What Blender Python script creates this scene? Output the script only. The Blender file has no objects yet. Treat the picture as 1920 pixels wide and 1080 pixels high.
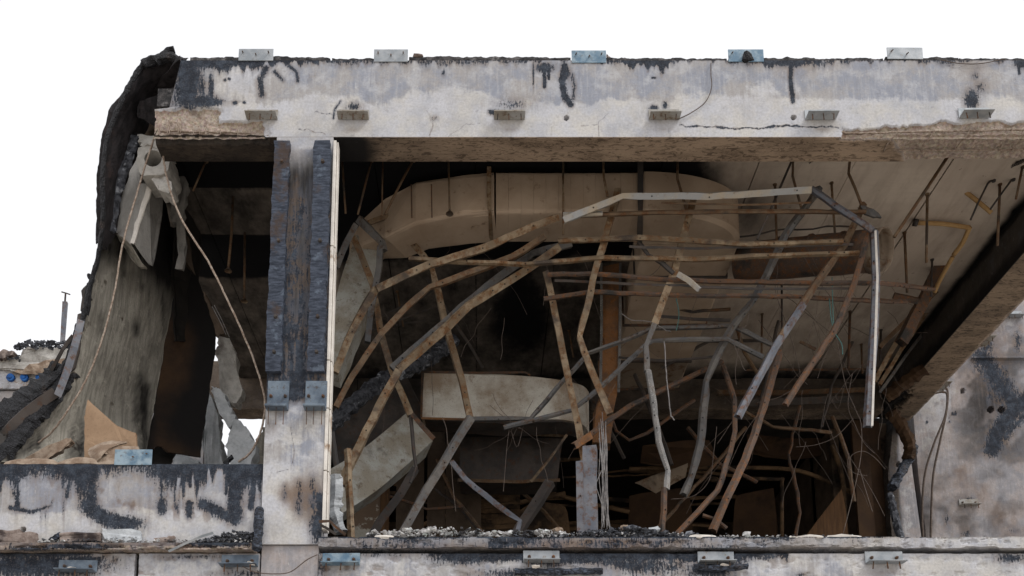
import bpy, bmesh, math, random
import numpy as np
from mathutils import Vector, noise as mnoise

random.seed(7)
RNG = np.random.RandomState(11)
scene = bpy.context.scene
COL = scene.collection

# ------------------------------------------------------------------ camera
FPX = 1800.0; PCX = 900.0; PCY = 1324.0            # focal length and principal point in photo pixels
PITCH = math.atan(0.1757); CAMY = -9.47; CAMZ = 1.6
cam_d = bpy.data.cameras.new('camera'); cam = bpy.data.objects.new('camera', cam_d); COL.objects.link(cam)
cam.location = (0, CAMY, CAMZ); cam.rotation_euler = (math.radians(90) + PITCH, 0, 0)
cam_d.sensor_width = 36; cam_d.lens = FPX / 1920 * 36
cam_d.shift_x = (960 - PCX) / 1920; cam_d.shift_y = (PCY - 540) / 1920
cam_d.clip_start = .1; cam_d.clip_end = 900
scene.camera = cam

# ------------------------------------------------------------------ sky, sun, exposure
SUN_EL = math.radians(48); SUN_AZ = math.radians(58)      # azimuth: from straight behind the camera towards the right
w = bpy.data.worlds.new("World"); scene.world = w; w.use_nodes = True
wn = w.node_tree.nodes; wl = w.node_tree.links
for n in list(wn): wn.remove(n)
sky = wn.new('ShaderNodeTexSky'); sky.sky_type = 'NISHITA'; sky.sun_disc = False
sky.sun_elevation = SUN_EL; sky.sun_rotation = math.pi - SUN_AZ
sky.air_density = 1.0; sky.dust_density = 3.0; sky.ozone_density = 1.0
hs = wn.new('ShaderNodeHueSaturation'); hs.inputs['Saturation'].default_value = .22; hs.inputs['Value'].default_value = 1
mixs = wn.new('ShaderNodeMix'); mixs.data_type = 'RGBA'; mixs.inputs[0].default_value = .72
mixs.inputs[7].default_value = (9.5, 9.5, 9.7, 1)         # an even white overcast veil over the clear sky
bg = wn.new('ShaderNodeBackground'); bg.inputs[1].default_value = .12
wo = wn.new('ShaderNodeOutputWorld')
wl.new(sky.outputs[0], hs.inputs['Color']); wl.new(hs.outputs[0], mixs.inputs[6])
wl.new(mixs.outputs[2], bg.inputs[0]); wl.new(bg.outputs[0], wo.inputs[0])
sd = bpy.data.lights.new('sun', 'SUN'); sun = bpy.data.objects.new('sun', sd); COL.objects.link(sun)
sd.energy = 1.3; sd.angle = math.radians(14); sd.color = (1, .975, .935)
sv = Vector((math.sin(SUN_AZ) * math.cos(SUN_EL), -math.cos(SUN_AZ) * math.cos(SUN_EL), math.sin(SUN_EL)))
sun.rotation_euler = sv.to_track_quat('Z', 'Y').to_euler()
vs = scene.view_settings
scene.display_settings.display_device = 'sRGB'
vs.view_transform = 'Standard'; vs.look = 'None'; vs.gamma = 1; vs.use_curve_mapping = False; vs.exposure = 0.2
scene.render.engine = 'CYCLES'
scene.cycles.max_bounces = 8; scene.cycles.diffuse_bounces = 5

# ------------------------------------------------------------------ measuring: photo pixel + distance -> place in metres
CP, SP = math.cos(PITCH), math.sin(PITCH)
def at(u, v, Y=0.0):
    xc = (u - PCX) / FPX; yc = -(v - PCY) / FPX
    dy = CP - yc * SP; dz = SP + yc * CP
    t = (Y - CAMY) / dy
    return Vector((xc * t, Y, CAMZ + dz * t))
def atz(u, v, Z):
    xc = (u - PCX) / FPX; yc = -(v - PCY) / FPX
    dy = CP - yc * SP; dz = SP + yc * CP
    t = (Z - CAMZ) / dz
    return Vector((xc * t, CAMY + dy * t, Z))
def proj(X, Y, Z):
    dy = Y - CAMY; dz = Z - CAMZ
    d = dy * CP + dz * SP; up = -dy * SP + dz * CP
    return PCX + FPX * X / d, PCY - FPX * up / d
def mpp(u, v, Y): return (at(u + 1, v, Y) - at(u, v, Y)).length       # metres per pixel there

# ------------------------------------------------------------------ numpy noise
_T = RNG.rand(64, 64, 64).astype(np.float32)
def vnoise(x, y, z=0.0, off=0):
    x = np.asarray(x, float) + off * 7.13; y = np.asarray(y, float) + off * 3.7; z = np.asarray(z, float) + off * 1.9
    x, y, z = np.broadcast_arrays(x, y, z)
    xi, yi, zi = np.floor(x).astype(int), np.floor(y).astype(int), np.floor(z).astype(int)
    fx, fy, fz = x - xi, y - yi, z - zi
    fx, fy, fz = [t * t * (3 - 2 * t) for t in (fx, fy, fz)]
    def g(a, b, c): return _T[(xi + a) & 63, (yi + b) & 63, (zi + c) & 63]
    def l(a, b, t): return a + (b - a) * t
    return l(l(l(g(0,0,0), g(1,0,0), fx), l(g(0,1,0), g(1,1,0), fx), fy),
             l(l(g(0,0,1), g(1,0,1), fx), l(g(0,1,1), g(1,1,1), fx), fy), fz)
def fbm(x, y, z=0.0, oct=4, off=0):
    s = 0; a = 1; t = 0
    for i in range(oct):
        s = s + a * vnoise(np.asarray(x) * 2**i, np.asarray(y) * 2**i, np.asarray(z) * 2**i, off + i * 5); t += a; a *= .5
    return s / t
def sstep(a, b, x): 
    t = np.clip((x - a) / (b - a), 0, 1); return t * t * (3 - 2 * t)

# ------------------------------------------------------------------ materials
class NT:
    def __init__(s, name):
        s.m = bpy.data.materials.new(name); s.m.use_nodes = True
        s.t = s.m.node_tree; s.b = s.t.nodes['Principled BSDF']; s.L = s.t.links
        s.geo = s.t.nodes.new('ShaderNodeNewGeometry'); s.pos = s.geo.outputs['Position']
    def n(s, k, **kw):
        x = s.t.nodes.new(k)
        for a, b in kw.items(): setattr(x, a, b)
        return x
    def setin(s, sock, v):
        if isinstance(v, bpy.types.NodeSocket): s.L.new(v, sock)
        elif isinstance(v, (tuple, list)): sock.default_value = (*v, 1) if len(v) == 3 and sock.type == 'RGBA' else v
        else: sock.default_value = v
    def mapping(s, scale=(1,1,1), rot=(0,0,0), src=None):
        x = s.n('ShaderNodeMapping'); s.L.new(src or s.pos, x.inputs[0]); x.inputs['Scale'].default_value = scale; x.inputs['Rotation'].default_value = rot
        return x.outputs[0]
    def noise(s, scale, detail=4, rough=.55, vec=None, dist=0):
        x = s.n('ShaderNodeTexNoise'); s.L.new(vec or s.pos, x.inputs['Vector']); x.inputs['Scale'].default_value = scale
        x.inputs['Detail'].default_value = detail; x.inputs['Roughness'].default_value = rough; x.inputs['Distortion'].default_value = dist
        return x.outputs['Fac']
    def voro(s, scale, feature='F1', vec=None, out='Distance'):
        x = s.n('ShaderNodeTexVoronoi'); x.feature = feature; s.L.new(vec or s.pos, x.inputs['Vector']); x.inputs['Scale'].default_value = scale
        return x.outputs[out]
    def math(s, op, a, b=0.0, c=None):
        x = s.n('ShaderNodeMath', operation=op); s.setin(x.inputs[0], a); s.setin(x.inputs[1], b)
        if c is not None: s.setin(x.inputs[2], c)
        return x.outputs[0]
    def rng(s, v, a, b, c=0.0, d=1.0):
        x = s.n('ShaderNodeMapRange'); x.interpolation_type = 'SMOOTHSTEP'; s.setin(x.inputs[0], v)
        for i, q in enumerate((a, b, c, d)): x.inputs[i + 1].default_value = q
        return x.outputs[0]
    def mix(s, f, a, b, mode='MIX'):
        x = s.n('ShaderNodeMix'); x.data_type = 'RGBA'; x.blend_type = mode; x.clamp_factor = True
        s.setin(x.inputs[0], f); s.setin(x.inputs[6], a); s.setin(x.inputs[7], b); return x.outputs[2]
    def attr(s, name):
        x = s.n('ShaderNodeAttribute'); x.attribute_name = name; return x.outputs['Fac']
    def bump(s, h, strength, dist=.01):
        x = s.n('ShaderNodeBump'); s.L.new(h, x.inputs['Height']); x.inputs['Strength'].default_value = strength; x.inputs['Distance'].default_value = dist
        s.L.new(x.outputs[0], s.b.inputs['Normal'])
    def fin(s, col, rough=.85, metal=0.0, spec=.3):
        s.setin(s.b.inputs['Base Color'], col); s.setin(s.b.inputs['Roughness'], rough); s.setin(s.b.inputs['Metallic'], metal)
        s.b.inputs['Specular IOR Level'].default_value = spec; return s.m

def mat_concrete(name, grey=(.27,.29,.345), pink=(.355,.34,.335), light=(.51,.515,.54), cream=(.58,.56,.53), veinA=(.115,.082,.058), veinB=(.34,.255,.185)):
    k = NT(name)
    n1 = k.noise(1.7, 7, .68); n2 = k.noise(1, 6, .65, k.mapping((22, 22, 2.0))); n3 = k.noise(38, 5, .65); n4 = k.noise(4.5, 6, .62, dist=.4)
    c = k.mix(k.rng(n1, .42, .58), grey, pink); c = k.mix(k.math('MULTIPLY', k.rng(k.noise(6, 6, .7, k.mapping((1,1,.6))), .56, .70), .4), c, (.20,.165,.14))
    c = k.mix(k.math('MULTIPLY', k.rng(n4, .47, .66), .6), c, light)
    c = k.mix(k.math('MULTIPLY', k.rng(n2, .45, .72), .5), c, light)
    c = k.mix(k.math('MULTIPLY', k.rng(k.noise(2.7, 5, .6, k.mapping((1.4, 1.4, .8))), .52, .72), .5), c, (.20,.215,.255))
    c = k.mix(k.math('MULTIPLY', k.rng(k.noise(1, 4, .6, k.mapping((45, 45, 3.2))), .55, .8), .35), c, (.15,.15,.17))
    wf = k.rng(k.math('ADD', k.attr('wash'), k.math('ADD', k.math('MULTIPLY', k.math('SUBTRACT', n4, .5), 1.3), k.math('MULTIPLY', k.math('SUBTRACT', n2, .5), .7))), .34, .66)
    c2 = k.mix(k.rng(k.noise(3.3, 5, .6), .38, .60), cream, (.55,.555,.59))
    c = k.mix(k.math('MULTIPLY', wf, k.rng(k.noise(1.9, 6, .65), .3, .62, .35, .9)), c, c2)
    # pores and scratches
    pore = k.rng(k.noise(90, 3, .7), .66, .74)
    c = k.mix(k.math('MULTIPLY', pore, .55), c, (.13,.12,.12))
    c = k.mix(k.rng(n3, .3, .75, 0, .35), c, (.2,.19,.19))
    c = k.mix(k.math('MULTIPLY', k.rng(k.noise(13, 6, .75), .54, .70), .42), c, (.17,.165,.175))
    c = k.mix(k.math('MULTIPLY', k.rng(k.noise(17, 6, .75, k.mapping((1, 1, .5), (0, .3, 0))), .58, .72), .45), c, (.66,.65,.64))
    pit = k.rng(k.voro(24, vec=k.mapping((1, 1, 1), (.3, .2, .1))), .03, .10, 1, 0); pit = k.math('MULTIPLY', pit, k.rng(k.noise(5, 3), .5, .6))
    c = k.mix(k.math('MULTIPLY', pit, .8), c, (.05,.045,.045))
    # heat veins on undersides
    vv = k.noise(1, 6, .68, k.mapping((9, 26, 18)), dist=1.0); v2 = k.noise(1, 5, .6, k.mapping((1.3, 4, 4)))
    ridge = k.rng(k.math('ABSOLUTE', k.math('SUBTRACT', vv, .5)), .0, .07, 1, 0)
    vc = k.mix(k.rng(k.math('ADD', vv, k.math('SUBTRACT', v2, .5)), .36, .66), veinA, veinB)
    vc = k.mix(k.math('MULTIPLY', ridge, .55), vc, tuple(x * 1.25 for x in veinB))
    vc = k.mix(k.rng(k.noise(1, 4, .6, k.mapping((3, 40, 40))), .5, .8, 0, .5), vc, tuple(x * .6 for x in veinA))
    c = k.mix(k.attr('vein'), c, vc)
    # brown scorch
    wa = k.math('ADD', k.attr('warm'), k.math('MULTIPLY', k.math('SUBTRACT', n4, .5), .7))
    c = k.mix(k.math('MULTIPLY', k.rng(wa, .2, .9), .85), c, (.15,.095,.062))
    # spalled aggregate
    sp = k.attr('spall'); agg = k.voro(34, out='Color'); aggd = k.noise(26, 6, .7)
    ac = k.mix(k.rng(aggd, .3, .7), (.15,.105,.078), (.50,.42,.35))
    ac = k.mix(.3, ac, k.mix(.9, agg, (.38,.31,.26)))
    c = k.mix(k.rng(k.math('ADD', sp, k.math('MULTIPLY', k.math('SUBTRACT', n3, .5), .5)), .44, .54), c, ac)
    # soft sooting, with some painted shade, mixed to near black
    sm = k.math('ADD', k.attr('smoke_shade'), k.math('MULTIPLY', k.math('SUBTRACT', n4, .5), .35))
    c = k.mix(k.rng(sm, .08, 1.0), c, (.010,.009,.009))
    # crisp soot with dripping, flaking edge
    s1 = k.noise(1, 7, .74, k.mapping((52, 52, 9)))
    so = k.math('ADD', k.attr('soot'), k.math('MULTIPLY', k.math('SUBTRACT', s1, .5), 1.15))
    so = k.math('ADD', so, k.math('MULTIPLY', k.math('SUBTRACT', n3, .5), .6))
    sc = k.mix(k.rng(k.noise(9, 5, .7), .4, .7), (.013,.017,.026), (.045,.057,.078))
    halo = k.rng(k.math('ADD', k.attr('soot'), k.math('MULTIPLY', k.math('SUBTRACT', n2, .5), .9)), .05, .6)
    c = k.mix(k.math('MULTIPLY', halo, .62), c, k.mix(k.rng(n4, .4, .6), (.15,.11,.085), (.12,.125,.15)))
    c = k.mix(k.math('MULTIPLY', k.rng(so, .44, .58), k.rng(k.noise(60, 4, .75), .36, .50, .78, 1)), c, sc)
    h = k.math('ADD', k.math('MULTIPLY', n3, .5), k.math('MULTIPLY', sp, k.noise(30, 6, .75)))
    k.bump(k.math('SUBTRACT', h, k.math('MULTIPLY', pore, .3)), .55, .012)
    return k.fin(c, .9)

def mat_ceiling():
    k = NT('sooty_ceiling')
    n1 = k.noise(.9, 6, .6); st = k.noise(1, 6, .65, k.mapping((7, 1.6, 1))); st2 = k.noise(1, 5, .7, k.mapping((2.0, 24, 1)))
    c = k.mix(k.rng(n1, .35, .65), (.48,.405,.34), (.60,.52,.44))
    c = k.mix(k.rng(st, .4, .8, 0, .45), c, (.25,.19,.15))
    c = k.mix(k.rng(st2, .45, .75, 0, .35), c, (.45,.38,.32))
    c = k.mix(k.rng(k.noise(14, 3), .68, .76, 0, .6), c, (.09,.07,.06))
    sm = k.math('ADD', k.attr('smoke_shade'), k.math('MULTIPLY', k.math('SUBTRACT', k.noise(2.2, 6, .65, k.mapping((1.6,1,1))), .5), .55))
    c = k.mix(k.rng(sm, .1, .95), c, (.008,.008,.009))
    k.bump(k.noise(30, 5), .3, .01)
    return k.fin(c, .95, spec=.1)

def mat_metal(name, a, b, rust=(.20,.085,.032), rustamt=.5, dark=(.03,.027,.025), darkamt=.4, metal=.15, rough=.65, speck=(.4,.36,.3), speckamt=.2, sc=1.0):
    k = NT(name)
    n1 = k.noise(3.2 * sc, 6, .62); n2 = k.noise(11 * sc, 6, .68); n3 = k.noise(60, 4, .7); n4 = k.noise(2.1 * sc, 5, .6, k.mapping((1,1,1),(.4,.9,0)))
    c = k.mix(k.rng(n1, .38, .62), a, b)
    c = k.mix(k.rng(n2, .62 - .25 * rustamt, .78 - .2 * rustamt), c, k.mix(k.rng(n3, .4, .6), rust, tuple(x * .5 for x in rust)))
    c = k.mix(k.rng(n4, .72 - .3 * darkamt, .85 - .25 * darkamt), c, dark)
    c = k.mix(k.math('MULTIPLY', k.rng(n3, .58, .68), speckamt), c, speck)
    k.bump(n3, .35, .004)
    return k.fin(c, rough, metal, .35)

def mat_char(name, a=(.012,.013,.017), b=(.05,.055,.068), scale=(9, 9, 16)):
    k = NT(name)
    v = k.voro(2.6, 'DISTANCE_TO_EDGE', k.mapping(scale)); n = k.noise(24, 6, .7)
    c = k.mix(k.rng(n, .35, .68), a, b)
    c = k.mix(k.rng(k.noise(2.5, 5, .6, k.mapping((3,3,1))), .58, .72, 0, .6), c, (.075,.055,.047))
    c = k.mix(k.rng(v, 0, .1), (.004,.004,.005), c)
    k.bump(k.math('ADD', k.rng(v, 0, .2), k.math('MULTIPLY', n, .4)), .6, .012)
    return k.fin(c, .7, spec=.35)

def mat_simple(name, a, b, scale=5, dark=None, darkat=(.6,.7), rough=.9, grain=(1,1,1), bump=.3, soot=True, pale=None):
    k = NT(name)
    n1 = k.noise(scale, 6, .62, k.mapping(grain)); n2 = k.noise(34, 5, .65)
    c = k.mix(k.rng(n1, .36, .64), a, b)
    c = k.mix(k.rng(n2, .5, .75, 0, .4), c, tuple(x * .55 for x in a))
    if pale: c = k.mix(k.rng(k.noise(7, 5, .7), .55, .66, 0, .8), c, pale)
    if dark: c = k.mix(k.rng(k.noise(1.6, 6, .65), darkat[0], darkat[1]), c, dark)
    if soot:
        sm = k.math('ADD', k.attr('smoke_shade'), k.math('MULTIPLY', k.math('SUBTRACT', n1, .5), .6))
        c = k.mix(k.rng(sm, .1, .9), c, (.010,.009,.009))
    k.bump(k.math('ADD', n1, n2), bump, .01)
    return k.fin(c, rough, spec=.2)

M = {}
M['concrete'] = mat_concrete('burnt_concrete')
M['wall'] = mat_concrete('scorched_wall', grey=(.27,.265,.285), pink=(.36,.315,.30), light=(.46,.44,.45))
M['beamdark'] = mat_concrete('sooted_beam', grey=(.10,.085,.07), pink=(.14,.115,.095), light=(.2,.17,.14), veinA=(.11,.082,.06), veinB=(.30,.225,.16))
M['ceiling'] = mat_ceiling()
M['tan'] = mat_metal('ash_coated_steel', (.145,.105,.066), (.27,.205,.135), rust=(.17,.082,.032), rustamt=.75, darkamt=.72, dark=(.06,.045,.035), metal=0, rough=.8, sc=1.0)
M['pale'] = mat_metal('pale_ash_steel', (.42,.36,.28), (.34,.35,.36), rust=(.26,.17,.09), rustamt=.3, darkamt=.1, metal=0, rough=.75, speckamt=.4, speck=(.6,.56,.5))
M['brown'] = mat_metal('browned_steel', (.085,.055,.033), (.15,.10,.06), rust=(.14,.062,.024), rustamt=.7, darkamt=.6, metal=0, rough=.8)
M['rust'] = mat_metal('rusted_steel', (.10,.058,.036), (.075,.053,.042), rust=(.20,.08,.027), rustamt=.6, darkamt=.7, sc=1.6, metal=0, rough=.85)
M['bluesteel'] = mat_metal('scorched_blue_steel', (.10,.11,.135), (.16,.16,.175), rust=(.13,.065,.04), rustamt=.6, darkamt=.35, metal=.2, rough=.55)
M['greysteel'] = mat_metal('dull_grey_steel', (.085,.085,.088), (.13,.12,.11), rust=(.10,.058,.035), rustamt=.5, darkamt=.5, metal=.1, rough=.65)
M['darksteel'] = mat_metal('black_steel', (.045,.04,.038), (.075,.062,.055), rust=(.10,.05,.028), rustamt=.4, darkamt=.5, metal=.1, rough=.75, speckamt=.08)
M['speck'] = mat_metal('blistered_steel', (.13,.13,.13), (.2,.19,.18), rust=(.12,.08,.05), rustamt=.3, darkamt=.4, speckamt=.9, speck=(.6,.58,.55), metal=0, rough=.8)
M['galv'] = mat_metal('galvanised_bracket_steel', (.24,.265,.29), (.36,.38,.40), rust=(.26,.19,.12), rustamt=.15, darkamt=.12, dark=(.12,.12,.13), metal=.25, rough=.5, sc=1.5)
M['galvbrown'] = mat_metal('smoked_bracket_steel', (.34,.34,.33), (.26,.235,.20), rust=(.17,.11,.065), rustamt=.45, darkamt=.2, dark=(.09,.07,.055), metal=.1, rough=.6, sc=1.5)
M['galvblue'] = mat_metal('blue_bracket_steel', (.10,.175,.25), (.26,.34,.40), rust=(.16,.14,.13), rustamt=.25, darkamt=.25, dark=(.05,.06,.08), metal=.15, rough=.5, sc=2.2)
M['galvdark'] = mat_metal('sooted_bracket_steel', (.075,.10,.135), (.15,.19,.235), rust=(.09,.07,.06), rustamt=.25, darkamt=.35, dark=(.02,.025,.035), metal=.2, rough=.5, sc=1.5)
M['duct'] = mat_metal('smoked_duct_sheet', (.36,.27,.195), (.44,.34,.255), rust=(.20,.12,.07), rustamt=.12, darkamt=.18, dark=(.13,.095,.07), metal=0, rough=.8, speckamt=.1, sc=.5)
M['ductdark'] = mat_metal('dark_duct_sheet', (.20,.155,.115), (.26,.205,.15), rust=(.15,.075,.035), rustamt=.5, darkamt=.5, dark=(.03,.023,.018), metal=0, rough=.8, speckamt=.1, sc=.6)
M['ductgrey'] = mat_metal('grey_duct_sheet', (.40,.40,.37), (.28,.25,.20), rust=(.20,.15,.10), rustamt=.4, darkamt=.4, dark=(.11,.095,.08), metal=0, rough=.75, speckamt=.7, speck=(.10,.09,.08), sc=.9)
M['boxsheet'] = mat_metal('rust_edged_sheet', (.66,.64,.58), (.34,.265,.195), rust=(.27,.16,.08), rustamt=.1, darkamt=.0, metal=0, rough=.8, speckamt=.85, speck=(.15,.10,.065), sc=.42)
M['oldrust'] = mat_metal('orange_rust', (.26,.12,.048), (.13,.078,.05), rust=(.30,.125,.04), rustamt=.6, darkamt=.45, dark=(.06,.035,.022), metal=0, rough=.9, speckamt=.2)
M['batten'] = mat_simple('charred_batten_wood', (.020,.026,.040), (.058,.070,.098), 5, (.05,.034,.028), (.56,.66), grain=(2,2,9), rough=.6, bump=.35, soot=False, pale=(.10,.125,.165))
M['char'] = mat_char('charred_wood', (.012,.014,.021), (.070,.088,.125), (5, 5, 17))
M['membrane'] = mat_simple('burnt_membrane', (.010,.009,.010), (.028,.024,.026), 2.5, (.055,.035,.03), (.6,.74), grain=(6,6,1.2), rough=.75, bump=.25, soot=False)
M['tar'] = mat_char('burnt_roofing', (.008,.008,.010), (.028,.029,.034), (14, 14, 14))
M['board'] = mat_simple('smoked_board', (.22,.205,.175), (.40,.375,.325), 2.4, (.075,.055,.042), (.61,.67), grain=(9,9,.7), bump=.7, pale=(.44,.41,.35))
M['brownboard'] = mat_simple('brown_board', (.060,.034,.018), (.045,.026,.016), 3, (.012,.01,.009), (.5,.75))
M['fibre'] = mat_simple('tan_fibreboard', (.27,.18,.115), (.33,.225,.145), 4, soot=False)
M['torn'] = mat_simple('torn_board', (.20,.14,.10), (.34,.27,.21), 9, (.06,.045,.035), soot=False)
M['chunk'] = mat_simple('broken_concrete', (.36,.345,.32), (.50,.48,.45), 7, (.16,.14,.125), (.55,.7), bump=.8)
M['chunkblue'] = mat_simple('blue_grey_concrete', (.36,.38,.40), (.50,.52,.54), 6, (.20,.19,.18), (.6,.75), bump=.8)  # cool blue-grey broken concrete
M['plaster'] = mat_simple('peeling_plaster', (.40,.38,.33), (.46,.43,.37), 3, (.17,.12,.085), (.5,.53), bump=.4)
M['white'] = mat_simple('white_trim', (.62,.585,.54), (.74,.70,.65), 6, (.33,.24,.17), (.62,.7), soot=False)
M['ash'] = mat_simple('ash_rubble', (.30,.29,.29), (.62,.62,.62), 12, (.05,.05,.055), (.5,.56), soot=False, bump=.8, pale=(.52,.60,.57))
M['darkrubble'] = mat_simple('black_rubble', (.025,.027,.033), (.09,.095,.11), 16, soot=False, bump=.8, pale=(.34,.36,.40))
M['brick'] = mat_simple('sooted_block', (.20,.155,.135), (.30,.25,.225), 12, (.05,.04,.04), (.5,.62), soot=False, bump=.8)
M['roof'] = mat_simple('roof_felt', (.028,.028,.03), (.09,.085,.085), 14, soot=False, bump=.9, pale=(.2,.19,.19))
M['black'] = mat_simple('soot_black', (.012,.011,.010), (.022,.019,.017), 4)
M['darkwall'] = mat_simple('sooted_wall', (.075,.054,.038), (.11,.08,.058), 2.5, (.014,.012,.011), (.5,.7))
M['louver'] = mat_simple('scorched_slats', (.10,.062,.034), (.16,.10,.055), 3, (.02,.015,.012), (.45,.65), soot=False)
M['orangewood'] = mat_simple('scorched_plywood', (.13,.07,.034), (.085,.047,.025), 3, (.05,.028,.015), (.6,.75), grain=(8,8,.6))
M['ground'] = mat_simple('pale_yard', (.46,.42,.365), (.54,.49,.43), .6, soot=False)
M['blue'] = mat_simple('blue_plastic', (.014,.075,.27), (.022,.12,.37), 12, (.01,.03,.09), (.55,.68), rough=.6, soot=False)
M['wire'] = mat_simple('bare_wire', (.20,.19,.19), (.32,.30,.29), 20, soot=False, rough=.6)
M['tealwire'] = mat_simple('green_wire', (.07,.17,.16), (.10,.21,.2), 20, soot=False, rough=.6)
M['rebar'] = mat_simple('rusted_rebar', (.20,.145,.11), (.36,.30,.25), 30, soot=False, bump=.8)
M['cable'] = mat_simple('brown_cable', (.085,.065,.055), (.13,.105,.09), 20, soot=False)
M['pipe'] = mat_simple('tan_pipe', (.42,.27,.125), (.34,.205,.09), 6, (.15,.09,.045), (.62,.7), soot=False)

# ------------------------------------------------------------------ object helpers
def tag(o, label=None, cat=None, group=None, kind=None):
    if label: o['label'] = label
    if cat: o['category'] = cat
    if group: o['group'] = group
    if kind: o['kind'] = kind
    return o
def empty(name, loc, label=None, cat=None, group=None, kind=None):
    o = bpy.data.objects.new(name, None); COL.objects.link(o); o.location = loc; o.empty_display_size = .1
    return tag(o, label, cat, group, kind)
def world_of(o):
    p = Vector(o.location)
    while o.parent: o = o.parent; p += Vector(o.location)
    return p
def link_arrays(name, V, F, mat, parent=None, smooth=False, attrs=None, origin=None):
    """V (n,3) world coordinates; F list/array of faces."""
    V = np.asarray(V, np.float32)
    if origin is None: origin = world_of(parent) if parent else Vector(((V[:,0].min()+V[:,0].max())/2, (V[:,1].min()+V[:,1].max())/2, V[:,2].min()))
    me = bpy.data.meshes.new(name)
    if isinstance(F, np.ndarray):
        me.vertices.add(len(V)); me.vertices.foreach_set('co', (V - np.array(origin, np.float32)).ravel())
        n, k = F.shape; me.loops.add(n * k); me.loops.foreach_set('vertex_index', F.ravel().astype(np.int32))
        me.polygons.add(n); me.polygons.foreach_set('loop_start', np.arange(0, n * k, k, dtype=np.int32))
        me.polygons.foreach_set('loop_total', np.full(n, k, np.int32))
    else:
        me.from_pydata([tuple(v) for v in (V - np.array(origin, np.float32))], [], F)
    me.polygons.foreach_set('use_smooth', [smooth] * len(me.polygons))
    for a, arr in (attrs or {}).items():
        at_ = me.attributes.new(a, 'FLOAT', 'POINT'); at_.data.foreach_set('value', np.asarray(arr, np.float32).ravel())
    me.update(calc_edges=True); me.validate()
    me.materials.append(mat)
    o = bpy.data.objects.new(name, me); COL.objects.link(o)
    if parent: o.parent = parent; o.location = Vector(origin) - world_of(parent)
    else: o.location = origin
    return o
def from_bm(name, bm, mat, parent=None, smooth=False, origin=None):
    bmesh.ops.recalc_face_normals(bm, faces=bm.faces[:])
    bm.verts.index_update()
    V = np.array([v.co[:] for v in bm.verts]); F = [[v.index for v in f.verts] for f in bm.faces]; bm.free()
    return link_arrays(name, V, F, mat, parent, smooth, origin=origin)

def box_bm(bm, c, s, rot=None, bev=0.0, jit=0.0):
    r = bmesh.ops.create_cube(bm, size=1)['verts']
    for v in r:
        v.co = Vector((v.co.x * s[0], v.co.y * s[1], v.co.z * s[2]))
        if jit: v.co += Vector([random.uniform(-jit, jit) for _ in range(3)])
        if rot: v.co = rot @ v.co
        v.co += Vector(c)
    if bev:
        es = list({e for v in r for e in v.link_edges})
        bmesh.ops.bevel(bm, geom=es, offset=bev, segments=1, affect='EDGES')
    return bm
def box(name, lo, hi, mat, parent=None, bev=0.004):
    bm = bmesh.new(); lo = Vector(lo); hi = Vector(hi)
    box_bm(bm, (lo + hi) / 2, hi - lo, bev=bev); return from_bm(name, bm, mat, parent)

def sweep_grid(name, P, mat, parent=None, attrs=None, smooth=False, caps=True):
    """P (nu,np,3): closed in the second direction; flat caps at both ends."""
    nu, npf, _ = P.shape
    V = P.reshape(-1, 3); i = np.arange(nu - 1)[:, None] * npf; j = np.arange(npf)[None, :]; j2 = (j + 1) % npf
    F = np.stack([i + j, i + j2, i + npf + j2, i + npf + j], -1).reshape(-1, 4)
    if caps:
        # centre fan caps
        c0 = P[0].mean(0); c1 = P[-1].mean(0); n0 = len(V)
        V = np.vstack([V, c0, c1]); jj = np.arange(npf); jn = (jj + 1) % npf
        F = [list(q) for q in F.tolist()] if npf < 40 and nu < 400 else F
        t0 = np.stack([np.full(npf, n0), jn, jj], -1); b = (nu - 1) * npf
        t1 = np.stack([np.full(npf, n0 + 1), b + jj, b + jn], -1)
        if isinstance(F, np.ndarray):
            # degenerate-free quads for caps: pair triangles into quads
            q0 = []; q1 = []
            for a in range(0, npf - 1, 2):
                q0.append([n0, (a + 2) % npf, a + 1, a]); q1.append([n0 + 1, b + a, b + a + 1, b + (a + 2) % npf])
            F = np.vstack([F, np.array(q0 + q1)])
        else: F += t0.tolist() + t1.tolist()
        if attrs: attrs = {k: np.concatenate([v.ravel(), [v[0].mean(), v[-1].mean()]]) for k, v in attrs.items()}
    return link_arrays(name, V, F, mat, parent, smooth, attrs)

def profile(pts, steps):
    """closed profile polyline densified; steps per side"""
    out = []; n = len(pts)
    for k in range(n):
        a = np.array(pts[k], float); b = np.array(pts[(k + 1) % n], float)
        for t in range(steps[k]): out.append(a + (b - a) * t / steps[k])
    if len(out) % 2: out.append((np.array(out[-1]) + np.array(pts[0])) / 2)
    return np.array(out)
def block_x(x0, x1, du, pts, steps):
    pr = profile(pts, steps); xs = np.linspace(x0, x1, max(2, int((x1 - x0) / du) + 1))
    P = np.zeros((len(xs), len(pr), 3)); P[..., 0] = xs[:, None]; P[..., 1] = pr[None, :, 0]; P[..., 2] = pr[None, :, 1]; return P
def block_z(z0, z1, du, pts, steps):
    pr = profile(pts, steps); zs = np.linspace(z0, z1, max(2, int((z1 - z0) / du) + 1))
    P = np.zeros((len(zs), len(pr), 3)); P[..., 2] = zs[:, None]; P[..., 0] = pr[None, :, 0]; P[..., 1] = pr[None, :, 1]; return P
def block_y(y0, y1, du, pts, steps):
    pr = profile(pts, steps); ys = np.linspace(y0, y1, max(2, int((y1 - y0) / du) + 1))
    P = np.zeros((len(ys), len(pr), 3)); P[..., 1] = ys[:, None]; P[..., 0] = pr[None, :, 0]; P[..., 2] = pr[None, :, 1]; return P

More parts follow.
